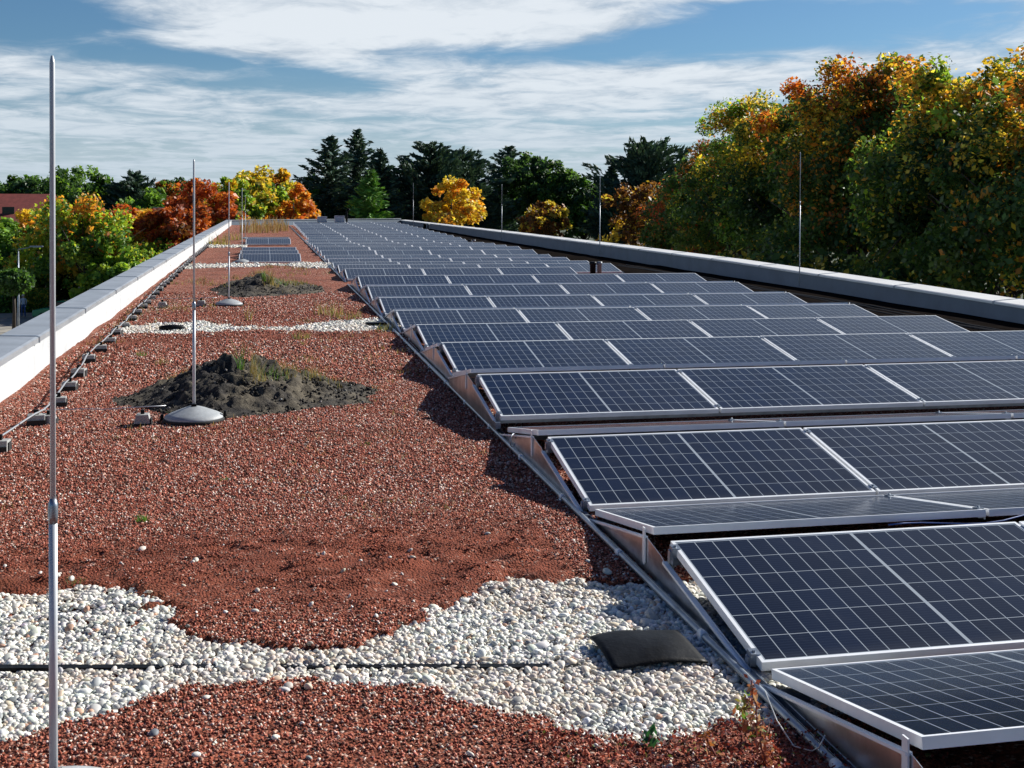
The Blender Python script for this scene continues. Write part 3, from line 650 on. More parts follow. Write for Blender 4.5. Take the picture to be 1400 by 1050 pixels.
for px, py, n, h, sp_, pal, lab in tufts:
    p = at(px, py, z=float(rise(12 if py < 500 else 4))+.01); r = np.random.default_rng(px); V, F, Cc = blades(r, p.x, p.y, n, h, sp_, pal, [1]*len(pal), .003 if py > 480 else .007 if py > 400 else .016, .6)
    o = np_obj('weed_tuft', np.array(V)-np.array([p.x, p.y, 0]), F, M['blade'], col=np.array(Cc)); o.location = (p.x, p.y, 0); tag(o, lab, 'weed', 'weeds on the gravel')
# sparse dry sedum and stalks over the whole strip
r = np.random.default_rng(41); V, F, Cc = [], [], []; k_ = 0
while k_ < 230:
    x, y = r.uniform(-3.95, -.15), 2.9+27*r.random()**1.3
    if in_beds(np.array([x]), np.array([y]))[0] or vnoise(np.array([x*.8]), np.array([y*.35]), 8)[0] < .05: continue
    a_, b_, c_ = blades(r, x, y, 9, .035+.0035*y, .05+.006*y, DRY+[(.13, .17, .06), (.22, .07, .04)], [2, 2, 2, 1, 1, 2], .0018+.0003*y, .9)
    F += [tuple(q+len(V) for q in f) for f in b_]; V += a_; Cc += c_; k_ += 1
o = np_obj('dry_sedum', V, F, M['blade'], col=np.array(Cc)); tag(o, 'sparse dry sedum and stalks scattered thinly over the red gravel', 'dry sedum', kind='stuff')
# tall dry brush at the far end
r = np.random.default_rng(4); V, F, Cc = [], [], []
for i in range(26):
    x, y = r.uniform(-3.0, -.6), r.uniform(62, 76); a_, b_, c_ = blades(r, x, y, 16, .75, .45, [(.28, .17, .08), (.34, .24, .13), (.2, .15, .07), (.28, .26, .08)], [3, 2, 2, 1], .022, .35)
    F += [tuple(q+len(V) for q in f) for f in b_]; V += a_; Cc += c_
o = np_obj('dry_brush', V, F, M['blade'], col=np.array(Cc)); tag(o, 'brown dry brush growing across the far left end of the roof', 'dry brush', kind='stuff')
# sedum with reddish stalk beside the bottom end of the rail
def stem_plant(pts, leaves, label, name='sedum_plant', stemcol=(.22, .06, .04), leafsz=.014, seed=1, rr=.004):
    r = np.random.default_rng(seed); pts = [Vector(p) for p in pts]; t = empty(name, pts[0]); base = pts[0]
    b = MB(); b.tube([p-base for p in pts], [rr*(1-.5*i/len(pts)) for i in range(len(pts))], 6); m = bpy.data.materials.get('red_stem') or mat('red_stem', stemcol, .6)
    b.build('stem', m, t); V, F, Cc = [], [], []
    for _ in range(leaves[0]):
        i = r.integers(0, len(pts)-1); p = np.array(pts[i].lerp(pts[i+1], r.random())-base)+r.normal(0, .014, 3)
        a = r.normal(size=3); a /= np.linalg.norm(a); c = np.cross(a, r.normal(size=3)); c /= np.linalg.norm(c); s = leafsz*r.uniform(.5, 1.2); col = np.array(leaves[1][r.integers(len(leaves[1]))])*r.uniform(.7, 1.3); o_ = len(V)
        V += [p-a*s, p+c*s*.5, p+a*s, p-c*s*.5]; F.append((o_, o_+1, o_+2, o_+3)); Cc += [col]*4
    np_obj('leaves', V, F, M['blade'], t, col=np.array(Cc)); return tag(t, label, 'plant', 'small plants by the pebble bed')
def line(pxs, z0, z1): return [at(x, y, z=z0+(z1-z0)*i/(len(pxs)-1)) for i, (x, y) in enumerate(pxs)]
base = at(1046, 1046, z=.02)
stem_plant([base + Vector((-.004*i+.004*math.sin(i*2), .002*i, .026*i)) for i in range(11)], (150, [(.30, .09, .06), (.36, .16, .11), (.42, .28, .22), (.16, .04, .03)]), 'tall reddish stalk with small leaves rising beside the near edge rail', seed=2)
for j, (x, y, lab) in enumerate([(1015, 975, 'low leafy green and rust weed on the pebbles beside the red stalk'), (1030, 1010, 'low green weed at the foot of the red stalk'), (975, 1035, 'short orange stem standing in the gravel left of the red stalk')]):
    p = at(x, y, z=.03); stem_plant([p+Vector((.01*math.sin(i+j), .01*i*(j-1), .018*i)) for i in range(5)], (60 if j < 2 else 16, [(.12, .26, .05), (.30, .10, .05), (.28, .26, .07)] if j < 2 else [(.4, .16, .06)]), lab, seed=5+j, leafsz=.016)
p = at(885, 1022, z=.01); stem_plant([p+Vector((.003*i, 0, .012*i)) for i in range(4)], (26, [(.03, .13, .05), (.05, .18, .07)]), 'dark green seedling at the lower edge of the pebble bed', seed=12, leafsz=.02)
# rust red ground cover around the stalk
r = np.random.default_rng(8); n = 2600; x = r.uniform(-1.0, .35, n); y = r.uniform(-.35, .16, n); k = (fbm(x*3, y*3, 12)+.25*(x+.3) > -.02); x, y = x[k], y[k]; n = len(x)
V = np.empty((n, 4, 3)); c0 = np.stack([x, y, ground_z(x, y)+r.uniform(.005, .03, n)], 1); a = r.normal(size=(n, 3)); a /= np.linalg.norm(a, axis=1)[:, None]; c = np.cross(a, r.normal(size=(n, 3))); c /= np.linalg.norm(c, axis=1)[:, None]; s = r.uniform(.004, .010, n)[:, None]
V[:, 0] = c0-a*s; V[:, 1] = c0+c*s*.6; V[:, 2] = c0+a*s; V[:, 3] = c0-c*s*.6
o = np_obj('ground_cover', V.reshape(-1, 3), np.arange(n*4).reshape(-1, 4), M['blade'], col=np.repeat(pick(r, n, [(.17, .03, .03), (.26, .06, .05), (.10, .03, .03), (.12, .16, .05), (.36, .26, .2)], [4, 3, 3, .8, .8], .2), 4, 0)); tag(o, 'rust red stonecrop creeping round the foot of the near edge rail', 'ground cover', kind='stuff')

# ---------------------------------------------------------------- lightning protection
def rod(x, y, z0, ztop, label, group, ped=True, r1=.0125, join=.62, ry=0):
    t = empty('lightning_rod', (x, y, z0)); h = ztop-z0; j = h*join if join < 1 else join
    b = MB(); b.tube([(0, 0, .02), (0, 0, j)], r1, 12); b.build('lower_rod', M['rod'], t)
    b = MB(); b.tube([(0, 0, j-.01), (0, 0, h-.02), (0, 0, h)], [r1*.66, r1*.62, r1*.3], 10); b.build('upper_rod', M['rod'], t)
    b = MB(); b.lathe([(r1*1.05, j-.04), (r1*1.16, j-.02), (r1*1.16, j+.01), (r1*.75, j+.03)], 12); b.build('coupling', M['galv'], t)
    if ped:
        p = MB(); p.lathe([(.225, 0), (.235, .012), (.228, .032), (.19, .052), (.10, .088), (.05, .104), (.03, .106)], 32); pd = p.build('pedestal', M['plinth'], t)
        p = MB(); p.lathe([(.212, -.012), (.243, -.010), (.243, .010), (.236, .018)], 32); p.build('rubber_skirt', M['rubber'], pd)
        p = MB(); p.box((-.26, -.012, .0), (-.236, .012, .05)); p.box((.232, -.02, .0), (.25, .02, .062)); p.box((-.02, -.02, .10), (.02, .02, .125)); p.build('clip', M['black'], pd)
    return tag(t, label, 'lightning rod', group)
G1 = 'lightning rods on round bases'; G2 = 'lightning rods by the right parapet'
rod(at(72.5, 700, Y=-.1).x, -.10, .02, at(72, 76, Y=-.1).z, 'tall lightning rod in the left foreground, its base below the picture', G1, join=.405, r1=.0120)
p = at(264, 577, z=.03); rod(p.x, p.y+.12, .03, 2.12, 'lightning rod on a round grey base in front of the nearer soil heap', G1, join=.44)
p = at(313, 417, z=.06); rod(p.x, p.y, .06, at(313, 249, Y=p.y).z, 'lightning rod on a round base in front of the farther soil heap', G1, join=.42)
p = at(331, 359, z=.10); rod(p.x, p.y, .10, at(330, 257, Y=p.y).z, 'lightning rod on a round base at the near corner of the narrow solar array', G1)
p = at(337, 327, z=.15); rod(p.x-.05, p.y, .15, at(342, 267, Y=p.y).z, 'farthest lightning rod on the left strip, beyond the narrow solar array', G1)
for i, (px, py, pt, yy) in enumerate([(1093, 393, 208, 19.4), (820, 338, 237, 34.3), (686, 317, 252, 50.9), (565, 302, 250, 80)]):
    x_ = at(px, py, Y=yy).x; rod(x_, yy, .05+.004*yy*.8, at(px, pt, Y=yy).z, f'slim lightning rod standing by the right parapet, {["nearest", "second", "third", "farthest"][i]} of four', G2, ped=False, r1=.0115 if i < 1 else .016)
def holder(x, y, z, label, group, rz=0, s=1):
    t = empty('wire_holder', (x, y, z), (0, 0, rz))
    b = MB(); b.prism([(-.055*s, 0), (.055*s, 0), (.040*s, .062*s), (-.040*s, .062*s)], -.05*s, .05*s, 'x'); b.build('block', M['conc'], t, .004)
    b = MB(); b.box((-.058*s, -.064*s, -.012), (.058*s, .064*s, .0)); b.box((-.052*s, -.061*s, .0), (.052*s, -.0565*s, .034*s)); b.box((.0505*s, -.03*s, .0), (.056*s, .03*s, .05*s)); b.build('foot_and_shade', M['rubber'], t)  # rubber foot; its upright front plate blackens the block's shaded face
    b = MB(); b.box((-.014*s, -.012*s, .0625*s), (.014*s, .012*s, .090*s)); b.build('clip', M['black'], t)
    return tag(t, label, 'wire holder', group)
def wx(y): return float(np.interp(y, [-3, 5.3, 6.5, 10, 20, 35, 60], [-3.75, -3.64, -3.53, -3.68, -3.80, -3.93, -3.95]))
ys = [4.3+.95*i for i in range(46)]
for i, y in enumerate(ys):
    holder(wx(y)+random.uniform(-.01, .01), y+random.uniform(-.05, .05), gz1(wx(y), y), f'concrete wire holder block along the left parapet, {ordw(i+1)} from the camera', 'wire holders along the left parapet', random.uniform(-.15, .15), 1.3)
b = MB(); pts = []
for y in np.arange(3.3, 48, .237): pts.append((wx(y)+.008*math.sin(y*2.3), y, gz1(wx(y), y)+.100+.006*math.sin(y*6.6)))
b.tube(pts, .008, 6); tag(b.build('conductor_wire', M['wire']), 'long metal conductor wire running over blocks beside the white parapet', 'wire')
for (xa, xb, y, n, z) in ((-3.56, -2.6, 6.42, 'nearer', .03), (-3.75, -2.62, 17.75, 'farther', .05)):
    b = MB(); b.tube([(xa, y+.05, z+.07), (xa+.3, y+.02, z+.078), ((xa+xb)/2, y, z+.072), (xb-.2, y-.02, z+.085), (xb, y-.02, z+.09)], .005, 6)
    tag(b.build('conductor_wire', M['wire']), f'short conductor wire from the edge wire to the {n} rod base', 'wire')
p = at(65, 580, z=.03); holder(p.x, p.y+.05, .03, 'wire holder block right beside the edge wire on the cross wire of the nearer rod', 'wire holders on cross wires', 1.57, 1.1)
p = at(195, 578, z=.03); holder(p.x, p.y, .03, 'wire holder block on the cross wire just left of the nearer rod base', 'wire holders on cross wires', 1.57, 1.15)
p = at(222, 420, z=.06); holder(p.x, p.y, .06, 'wire holder block beside the edge wire on the cross wire of the second rod', 'wire holders on cross wires', 1.57, 1.4)
p = at(275, 418, z=.06); holder(p.x, p.y, .06, 'wire holder block on the cross wire just left of the second rod base', 'wire holders on cross wires', 1.57, 1.4)

# drain covers: a domed black plastic sheet lying on the pebbles
def drain_cover(c, label, s=1):
    nx, ny = 14, 12; V = []; F = []
    P = [Vector(c[0]), Vector(c[1]), Vector(c[2]), Vector(c[3])]
    for side in (0, -.006):
        for j in range(ny+1):
            for i in range(nx+1):
                u, v = i/nx, j/ny; p = P[0].lerp(P[3], u).lerp(P[1].lerp(P[2], u), v); hgt = .034*s*math.sin(math.pi*(1-u)*.92)**.8*math.sin(math.pi*(.18+.74*v))
                V.append((p.x, p.y, p.z+hgt+side+.004*math.sin(u*7+v*4)))
    o_ = (nx+1)*(ny+1)
    for j in range(ny):
        for i in range(nx): a = j*(nx+1)+i; F.append((a, a+1, a+nx+2, a+nx+1)); F.append((o_+a, o_+a+nx+1, o_+a+nx+2, o_+a+1))
    rim = [i for i in range(nx+1)] + [j*(nx+1)+nx for j in range(1, ny+1)] + [ny*(nx+1)+i for i in range(nx-1, -1, -1)] + [j*(nx+1) for j in range(ny-1, 0, -1)]
    for a, b_ in zip(rim, rim[1:]+rim[:1]): F.append((a, o_+a, o_+b_, b_))
    return tag(np_obj('drain_cover', V, F, M['black'], smooth=True), label, 'drain cover')
drain_cover([at(806, 872, z=.035), at(838, 914, z=.02), at(968, 903, z=.02), at(926, 862, z=.035)], 'domed black plastic cover lying on the near pebbles beside the edge rail')
p = at(235, 449, z=.06); b = MB(); b.lathe([(.15, 0), (.16, .03), (.13, .05), (.06, .06), (.02, .062)], 20, sx=1.1, sy=.5)
o = b.build('drain_cover', M['black']); o.location = (p.x, p.y, .05); tag(o, 'low black drain cover sitting in the middle pebble bed', 'drain cover')
p = at(515, 442, z=.06); b = MB(); b.box((-.16, -.10, 0), (.14, .10, .03)); o = b.build('drain_cover', M['black'], bevel=.02); o.location = (p.x, p.y, .045); tag(o, 'flat dark cover between middle pebbles and the edge rail', 'drain cover')
b = MB(); b.box((0, -.017, -.05), (2.3, .017, 0), Matrix.Translation((-2.9, 1.17, .000)) @ Matrix.Rotation(-math.atan(.193), 4, 'Z')); tag(b.build('drain_slot', M['black']), 'narrow dark drain strip showing through the middle of the near pebble bed', 'drain strip')

# vents
def vent_pipe(px, py, pt, Y, wpx, label):
    p = at(px, py, Y=Y); q = at(px, pt, Y=Y); wd = (at(px+wpx, py, Y=Y)-p).length; t = empty('vent_pipe', (p.x, p.y, p.z-.1)); h = q.z-p.z+.1
    for s, w_ in ((-1, .55), (1, .42)):
        b = MB(); b.lathe([(wd*w_*.5, 0), (wd*w_*.5, h*.80), (wd*w_*.62, h*.82), (wd*w_*.62, h), (wd*w_*.3, h*1.02)], 16, c=(s*wd*.32, 0, 0)); b.build('pipe', M['pipe'] if s > 0 else M['black'], t)
    return tag(t, label, 'vent', 'vent pipes among the solar rows')
vent_pipe(815, 373, 358, 24.0, 14, 'pair of short vent pipes in the gap at the right end of the tenth row')
vent_pipe(645, 335, 328, 46.2, 9, 'pair of short vent pipes between far rows, right of the middle')
vent_pipe(583, 312, 306, 70.5, 7, 'pair of tiny vent pipes near the far right corner')
def hood(px, py, pt, wpx, Y, label):
    p = at(px, py, Y=Y); q = at(px, pt, Y=Y); wd = (at(px+wpx, py, Y=Y)-p).length; h = q.z-p.z; t = empty('vent_hood', (p.x, p.y, p.z))
    b = MB(); b.box((-wd/2, 0, .06), (wd/2, .5, h)); b.build('housing', M['hood'], t, .02)
    b = MB()
    for i in range(7): b.box((-wd*.44, -.02, h*(.2+.1*i)), (wd*.44, -.003, h*(.2+.1*i)+.03))
    b.build('louvre', M['alu'], t); b = MB(); b.box((-wd*.6, -.05, -.25), (wd*.6, .55, .06)); b.build('curb', M['rubber'], t)
    return tag(t, label, 'vent hood', 'grey vent hoods at the far end')
hood(440.5, 308, 296, 13, 79.5, 'left one of two grey louvred vent hoods at the far end of the roof')
hood(464.5, 308, 295, 13.5, 79.5, 'right one of two grey louvred vent hoods at the far end of the roof')
p = at(474, 308, Y=79.7); b = MB(); b.tube([(0, 0, -.3), (0, 0, .85), (.03, 0, 1.05), (.12, 0, 1.12), (.2, 0, 1.02)], .07, 10); o = b.build('flue_pipe', M['black']); o.location = p; tag(o, 'thin black hooked flue pipe beside the right vent hood', 'flue pipe')
# dark flat cables by the right parapet
b = MB()
for j in range(3): b.tube([(8.2+.14*j+.10*math.sin(y*.8+j), y, gz1(8.2, y)+.03) for y in np.arange(3, 30, .4)], .018, 6)
tag(b.build('cable_bundle', M['rubber']), 'bundle of black cables lying along the foot of the right parapet', 'cables')

# ---------------------------------------------------------------- street level
def ground_mat():
    m = bpy.data.materials.new('lawn'); m.use_nodes = True; t = NT(m.node_tree); b = m.node_tree.nodes['Principled BSDF']; tc = t.node('ShaderNodeTexCoord')
    n = t.noise(tc.outputs['Object'], .12, 8, .7); t.link(t.ramp(n, [(.35, (.018, .032, .009)), (.55, (.035, .055, .016)), (.7, (.07, .06, .028))]), b.inputs['Base Color']); b.inputs['Roughness'].default_value = .95; return m
b = MB(); S = 3000; b.bm.faces.new([b.bm.verts.new(v) for v in ((-S, -S, GZ), (S, -S, GZ), (S, S, GZ), (-S, S, GZ))]); struct(b.build('lawn', ground_mat()))
M['asphalt'] = mat('asphalt', (.10, .10, .095), .9, 0, var=.2, vscale=.5); M['paving'] = mat('paving', (.30, .28, .24), .9, 0, var=.25, vscale=.6)
b = MB(); b.box((-90, 30, GZ-.1), (-5.2, 97, GZ+.012)); struct(b.build('car_park', M['paving']))
b = MB(); b.box((-90, 90.4, GZ+.013), (-26, 90.7, GZ+.13)); struct(b.build('kerb', M['conc']))

# ---------------------------------------------------------------- trees
def unit(r, n):
    v = r.normal(size=(n, 3)); return v/np.linalg.norm(v, axis=1)[:, None]
def leaf_quads(r, c, nrm_bias, size, asp=.62):
    n = len(c); a = unit(r, n); nn = unit(r, n)*1.0+nrm_bias; nn /= np.linalg.norm(nn, axis=1)[:, None]
    a = np.cross(nn, a); a /= np.linalg.norm(a, axis=1)[:, None]; b_ = np.cross(nn, a); s = size[:, None]; V = np.empty((n, 4, 3))
    V[:, 0] = c-a*s; V[:, 1] = c-b_*s*asp+a*s*.1; V[:, 2] = c+a*s; V[:, 3] = c+b_*s*asp+a*s*.1; return V.reshape(-1, 3)
def trunk_limbs(r, h, rad_, base_h, crown_c, crown_r, n, t, tr):
    b = MB(); b.tube([(0, 0, -.2), (.05*r.normal(), .05*r.normal(), base_h*.5), (.1*r.normal(), .1*r.normal(), base_h), (.2*r.normal(), .2*r.normal(), h*.88)], [tr*1.25, tr, tr*.8, tr*.15], 8)
    for i in range(n):
        z0 = base_h*r.uniform(.75, 1.0)+(h-base_h)*r.uniform(0, .5); a = r.uniform(0, 2*math.pi); d = Vector((math.cos(a), math.sin(a), r.uniform(.35, 1.1))).normalized(); L = crown_r*r.uniform(.7, 1.05)
        p = Vector((0, 0, z0)); m_ = p+d*L*.5+Vector(r.normal(0, .15, 3)); e_ = p+d*L+Vector((0, 0, L*.12)); b.tube([p, m_, e_], [tr*.42, tr*.24, tr*.05], 5)
        for _ in range(2): q = m_+Vector(unit(r, 1)[0])*L*.5; b.tube([m_, (m_+q)/2+Vector((0, 0, .1)), q], [tr*.16, tr*.1, tr*.03], 4)
    return b.build('trunk', M['bark'], t)
def broadleaf(x, y, top, rx, label, pal_low, pal_top, group, crown_low=.3, nclump=90, per=70, leaf=.17, seed=1, sparse=1.0, topbias=.6, ground=GZ, clr=None, squash=1, name='broadleaf_tree', limbs=9):
    """top is the height of the crown's top above the roof datum"""
    r = np.random.default_rng(seed); h = top-ground; cz0 = h*crown_low; rz = (h-cz0)/2; cz = cz0+rz; t = empty(name, (x, y, ground), (0, 0, 0))
    trunk_limbs(r, h*.97, 0, max(1.5, cz0*1.1), cz, rx, limbs, t, .05+.018*h)
    d = unit(r, nclump); d[:, 2] = np.where(d[:, 2] < -.3, -d[:, 2], d[:, 2])
    lob = 1+.22*np.sin(d[:, 0]*4.1+seed)*np.sin(d[:, 1]*3.7+seed*2)+.16*np.sin(d[:, 2]*6+seed)+r.normal(0, .13, nclump)
    rr = np.where(r.random(nclump) < .72, r.uniform(.74, .94, nclump), r.uniform(.25, .75, nclump))*lob
    wz = np.sqrt(np.clip(1-((d[:, 2]*rr+.15))**2*.55, .2, 1))
    cc = np.stack([d[:, 0]*rx*rr, d[:, 1]*rx*rr, cz+d[:, 2]*rz*np.clip(rr, 0, 1.0)*.93], 1)
    cr = (clr or rx*.27)*r.uniform(.6, 1.25, nclump)
    n_each = np.maximum(8, (per*r.uniform(.6, 1.3, nclump)*sparse)).astype(int); idx = np.repeat(np.arange(nclump), n_each); n = len(idx)
    u = unit(r, n)*(r.random(n)**.45)[:, None]; u[:, 2] *= .72*squash
    P = cc[idx]+u*cr[idx][:, None]
    P[:, 2] = cz0+(P[:, 2]-cz0)*(h-cz0)/(np.quantile(P[:, 2], .997)-cz0)
    P[:, :2] *= rx/np.quantile(np.hypot(P[:, 0], P[:, 1]), .97)
    outw = P-np.array([0, 0, cz]); outw /= np.linalg.norm(outw, axis=1)[:, None]+1e-6
    V = leaf_quads(r, P, outw*.5+np.array([0, 0, .45]), leaf*r.lognormal(-.05, .32, n))
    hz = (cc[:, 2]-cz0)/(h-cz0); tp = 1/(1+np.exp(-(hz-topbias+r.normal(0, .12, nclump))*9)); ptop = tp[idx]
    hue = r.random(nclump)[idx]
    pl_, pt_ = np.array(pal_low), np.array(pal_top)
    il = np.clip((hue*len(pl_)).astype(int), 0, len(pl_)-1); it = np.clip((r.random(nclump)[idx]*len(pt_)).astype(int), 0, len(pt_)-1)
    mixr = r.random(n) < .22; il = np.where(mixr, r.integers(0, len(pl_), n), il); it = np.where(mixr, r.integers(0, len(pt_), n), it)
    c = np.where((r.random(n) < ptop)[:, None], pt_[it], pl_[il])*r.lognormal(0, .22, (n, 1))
    np_obj('crown', V, np.arange(n*4).reshape(-1, 4), M['leaf'], t, col=np.repeat(np.clip(c, .004, .8), 4, 0)); return tag(t, label, 'tree', group)
def conifer(x, y, top, rx, label, group, seed=1, ground=GZ, col=(.048, .092, .066), pine=False, dens=1.0, leaf=.26, up=0.0, low=.06, name='spruce_tree', cyl=False):
    r = np.random.default_rng(seed); h = top-ground; t = empty(name, (x, y, ground)); b = MB(); tr = .05+.014*h
    b.tube([(0, 0, -.2), (0, 0, h*.5), (0, 0, h*.99)], [tr, tr*.6, .02], 8); C0, DIR = [], []
    nb = int(150*dens)
    for i in range(nb):
        f = (i+.5)/nb; z = h*(low+(1-low)*f**(.9)); a = i*2.39996+r.normal(0, .3)
        if cyl: L = rx*(1-.25*f)*(.85+.3*r.random())*min(1, (1-f)*4+.12)
        elif pine: L = rx*(math.sin(math.pi*min(1, .22+f*.78))**.7)*r.choice([.4, .7, .95, 1.25])+.2
        else: L = rx*((1-f)**.85)*r.choice([.62, .8, 1.0, 1.2])*r.uniform(.9, 1.1)+.10
        droop = (r.uniform(.15, .75) if pine else -.10+.45*f) + up
        d = np.array([math.cos(a), math.sin(a), droop]); d /= np.linalg.norm(d); k = max(3, int(L/.22))
        for j in range(k):
            s = (j+.6)/k; p = np.array([0, 0, z])+d*L*s+np.array([0, 0, (-.10*math.sin(s*2.6)+.10*s*s)*L*(0 if pine else 1)])
            m_ = 5 if not pine else 6; wd = .08+.22*L*(.3+.7*math.sin(math.pi*min(1, s*.9+.08)))*(.27 if pine else .24)
            for _ in range(m_): C0.append(p+r.normal(0, 1, 3)*np.array([wd, wd, wd*.40])); DIR.append(d)
        if L > .8 and i % 3 == 0: b.tube([(0, 0, z), tuple(np.array([0, 0, z])+d*L*.8)], [tr*.22, .01], 4)
    b.build('trunk', M['bark'], t); c = np.array(C0); D = np.array(DIR); n = len(c); a = D+unit(r, n)*.55; a /= np.linalg.norm(a, axis=1)[:, None]; q = np.cross(a, unit(r, n)); q /= np.linalg.norm(q, axis=1)[:, None]; s = (leaf*r.uniform(.6, 1.3, n))[:, None]
    V = np.empty((n, 4, 3)); V[:, 0] = c-a*s; V[:, 1] = c+q*s*.30; V[:, 2] = c+a*s; V[:, 3] = c-q*s*.30
    cc = np.array(col)*r.lognormal(0, .3, (n, 1))
    np_obj('crown', V.reshape(-1, 3), np.arange(n*4).reshape(-1, 4), M['needle'], t, col=np.repeat(cc, 4, 0)); return tag(t, label, 'tree', group)

GREEN = [(.06, .15, .028), (.09, .19, .035), (.045, .11, .026)]; LIME = [(.24, .40, .05), (.36, .46, .06), (.17, .32, .05)]; YEL = [(.62, .46, .05), (.70, .54, .08), (.50, .42, .07)]
ORG = [(.60, .24, .035), (.66, .33, .05), (.50, .16, .03)]; RUST = [(.40, .095, .03), (.46, .14, .035), (.28, .075, .03)]; BRN = [(.13, .06, .025), (.18, .09, .03)]
# big maples beyond the right parapet: (px, top py, x, radius, low, top palettes, crown)
RG = 'autumn maples beyond the right parapet'
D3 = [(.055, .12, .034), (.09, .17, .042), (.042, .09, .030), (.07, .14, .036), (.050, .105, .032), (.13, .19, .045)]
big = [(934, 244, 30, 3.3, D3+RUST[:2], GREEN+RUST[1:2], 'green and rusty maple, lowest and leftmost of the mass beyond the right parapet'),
       (972, 192, 29, 4.0, D3+RUST[:1]+ORG[2:], ORG[:1]+RUST[:1]+GREEN, 'orange and green maple on the left shoulder of the right-hand mass'),
       (1015, 140, 28, 4.7, D3+LIME[2:], YEL+ORG[:1]+LIME[:1], 'yellow-topped maple left of the brighter yellow crown beyond the right parapet'),
       (1080, 128, 29, 4.3, D3, YEL[:2]+LIME[:1], 'maple with bright yellow peak between the two tall maples beyond the right parapet'),
       (1165, 92, 26, 4.5, D3, RUST[1:2]+ORG+YEL[:1], 'tall maple with red top behind the nearest right lightning rod'),
       (1215, 86, 28, 4.5, D3, ORG+YEL[:2], 'tall maple with orange top right of the red-topped one'),
       (1300, 92, 25, 4.3, D3, YEL[:2]+ORG[1:2]+LIME[:1], 'maple with golden top second from the right edge'),
       (1365, 90, 26, 4.4, D3, ORG[1:2]+YEL+LIME[:1], 'maple with yellow top touching the right edge of the photo'),
       (1450, 70, 25, 4.7, D3, ORG+YEL, 'maple just outside the right edge whose left branches enter the photo')]
for i, (px, pt, X, rr, lo_, tp_, lab) in enumerate(big):
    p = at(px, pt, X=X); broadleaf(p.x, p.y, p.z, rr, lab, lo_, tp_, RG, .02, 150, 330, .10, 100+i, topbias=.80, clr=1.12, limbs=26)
# darker trees right behind them
for i, (px, pt, X) in enumerate([(990, 215, 36), (1050, 170, 37), (1120, 150, 36), (1240, 125, 36), (1335, 120, 35), (1410, 110, 35)]):
    p = at(px, pt, X=X); broadleaf(p.x, p.y, p.z, 5.6, f'dark green tree filling the gaps behind the right-hand maples, {ordw(i+1)} from the left', D3[:3], D3[:3], 'dark trees behind the maples', .02, 150, 90, .24, 140+i)
# undergrowth between the maples and the building
for i in range(8):
    yy = 14+i*6.2; broadleaf(19.5+1.5*math.sin(i*2.1)+yy*.05, yy, -.9+.8*math.sin(i*1.7), 4.8, f'leafy dark bush beyond the right parapet, {ordw(i+1)} from the camera', D3+LIME[2:], D3[:3]+YEL[2:], 'bushes under the maples', .0, 130, 110, .13, 180+i, name='bush')
# conifers and trees beyond the far end
FG = 'dark conifers beyond the far end of the roof'
for i, (px, pt, Y, rr, kw, lab) in enumerate([
    (453, 187, 128, 3.9, dict(), 'tall dark spruce, leftmost of the conifers beyond the roof end'), (489, 178, 132, 4.2, dict(), 'tallest dark spruce, with the highest spire beyond the roof end'),
    (520, 205, 126, 3.6, dict(), 'dark spruce right of the tallest spire'), (556, 214, 134, 3.3, dict(), 'slender dark spruce left of the spreading cedars'),
    (590, 198, 128, 4.2, dict(pine=True, name='cedar_tree'), 'spreading dark cedar with ragged top above the orange tree'), (630, 210, 130, 4.0, dict(pine=True, name='cedar_tree'), 'dark cedar with drooping right branches above the orange tree'),
    (697, 201, 150, 2.2, dict(cyl=True), 'narrow columnar dark spruce left of the round green trees'), (682, 245, 140, 2.2, dict(), 'small dark spruce below the columnar one'),
    (836, 228, 118, 2.4, dict(), 'small dark spruce left of the broad dark pine'), (884, 197, 116, 4.3, dict(pine=True, name='pine_tree', up=.1), 'broad dark pine left of the autumn maples'), (868, 204, 120, 3.4, dict(), 'dark spruce just left of and behind the broad pine'),
    (185, 238, 150, 3.2, dict(pine=True, name='pine_tree'), 'dark pine rising above the left-hand autumn trees'), (655, 262, 150, 2.4, dict(), 'low dark spruce right of the orange tree'),
    (508, 234, 112, 2.5, dict(col=(.12, .26, .05), name='young_conifer'), 'light green pointed tree in front of the spruces')]):
    p = at(px, pt, Y=Y); conifer(p.x, p.y, p.z, rr*(1.85 if not kw.get('pine') else 1.5), lab, FG, 200+i, dens=1.0, leaf=.36, **kw)
BG = 'trees beyond the left and far ends of the roof'
DG = [(.050, .115, .042), (.070, .15, .048), (.036, .085, .034)]
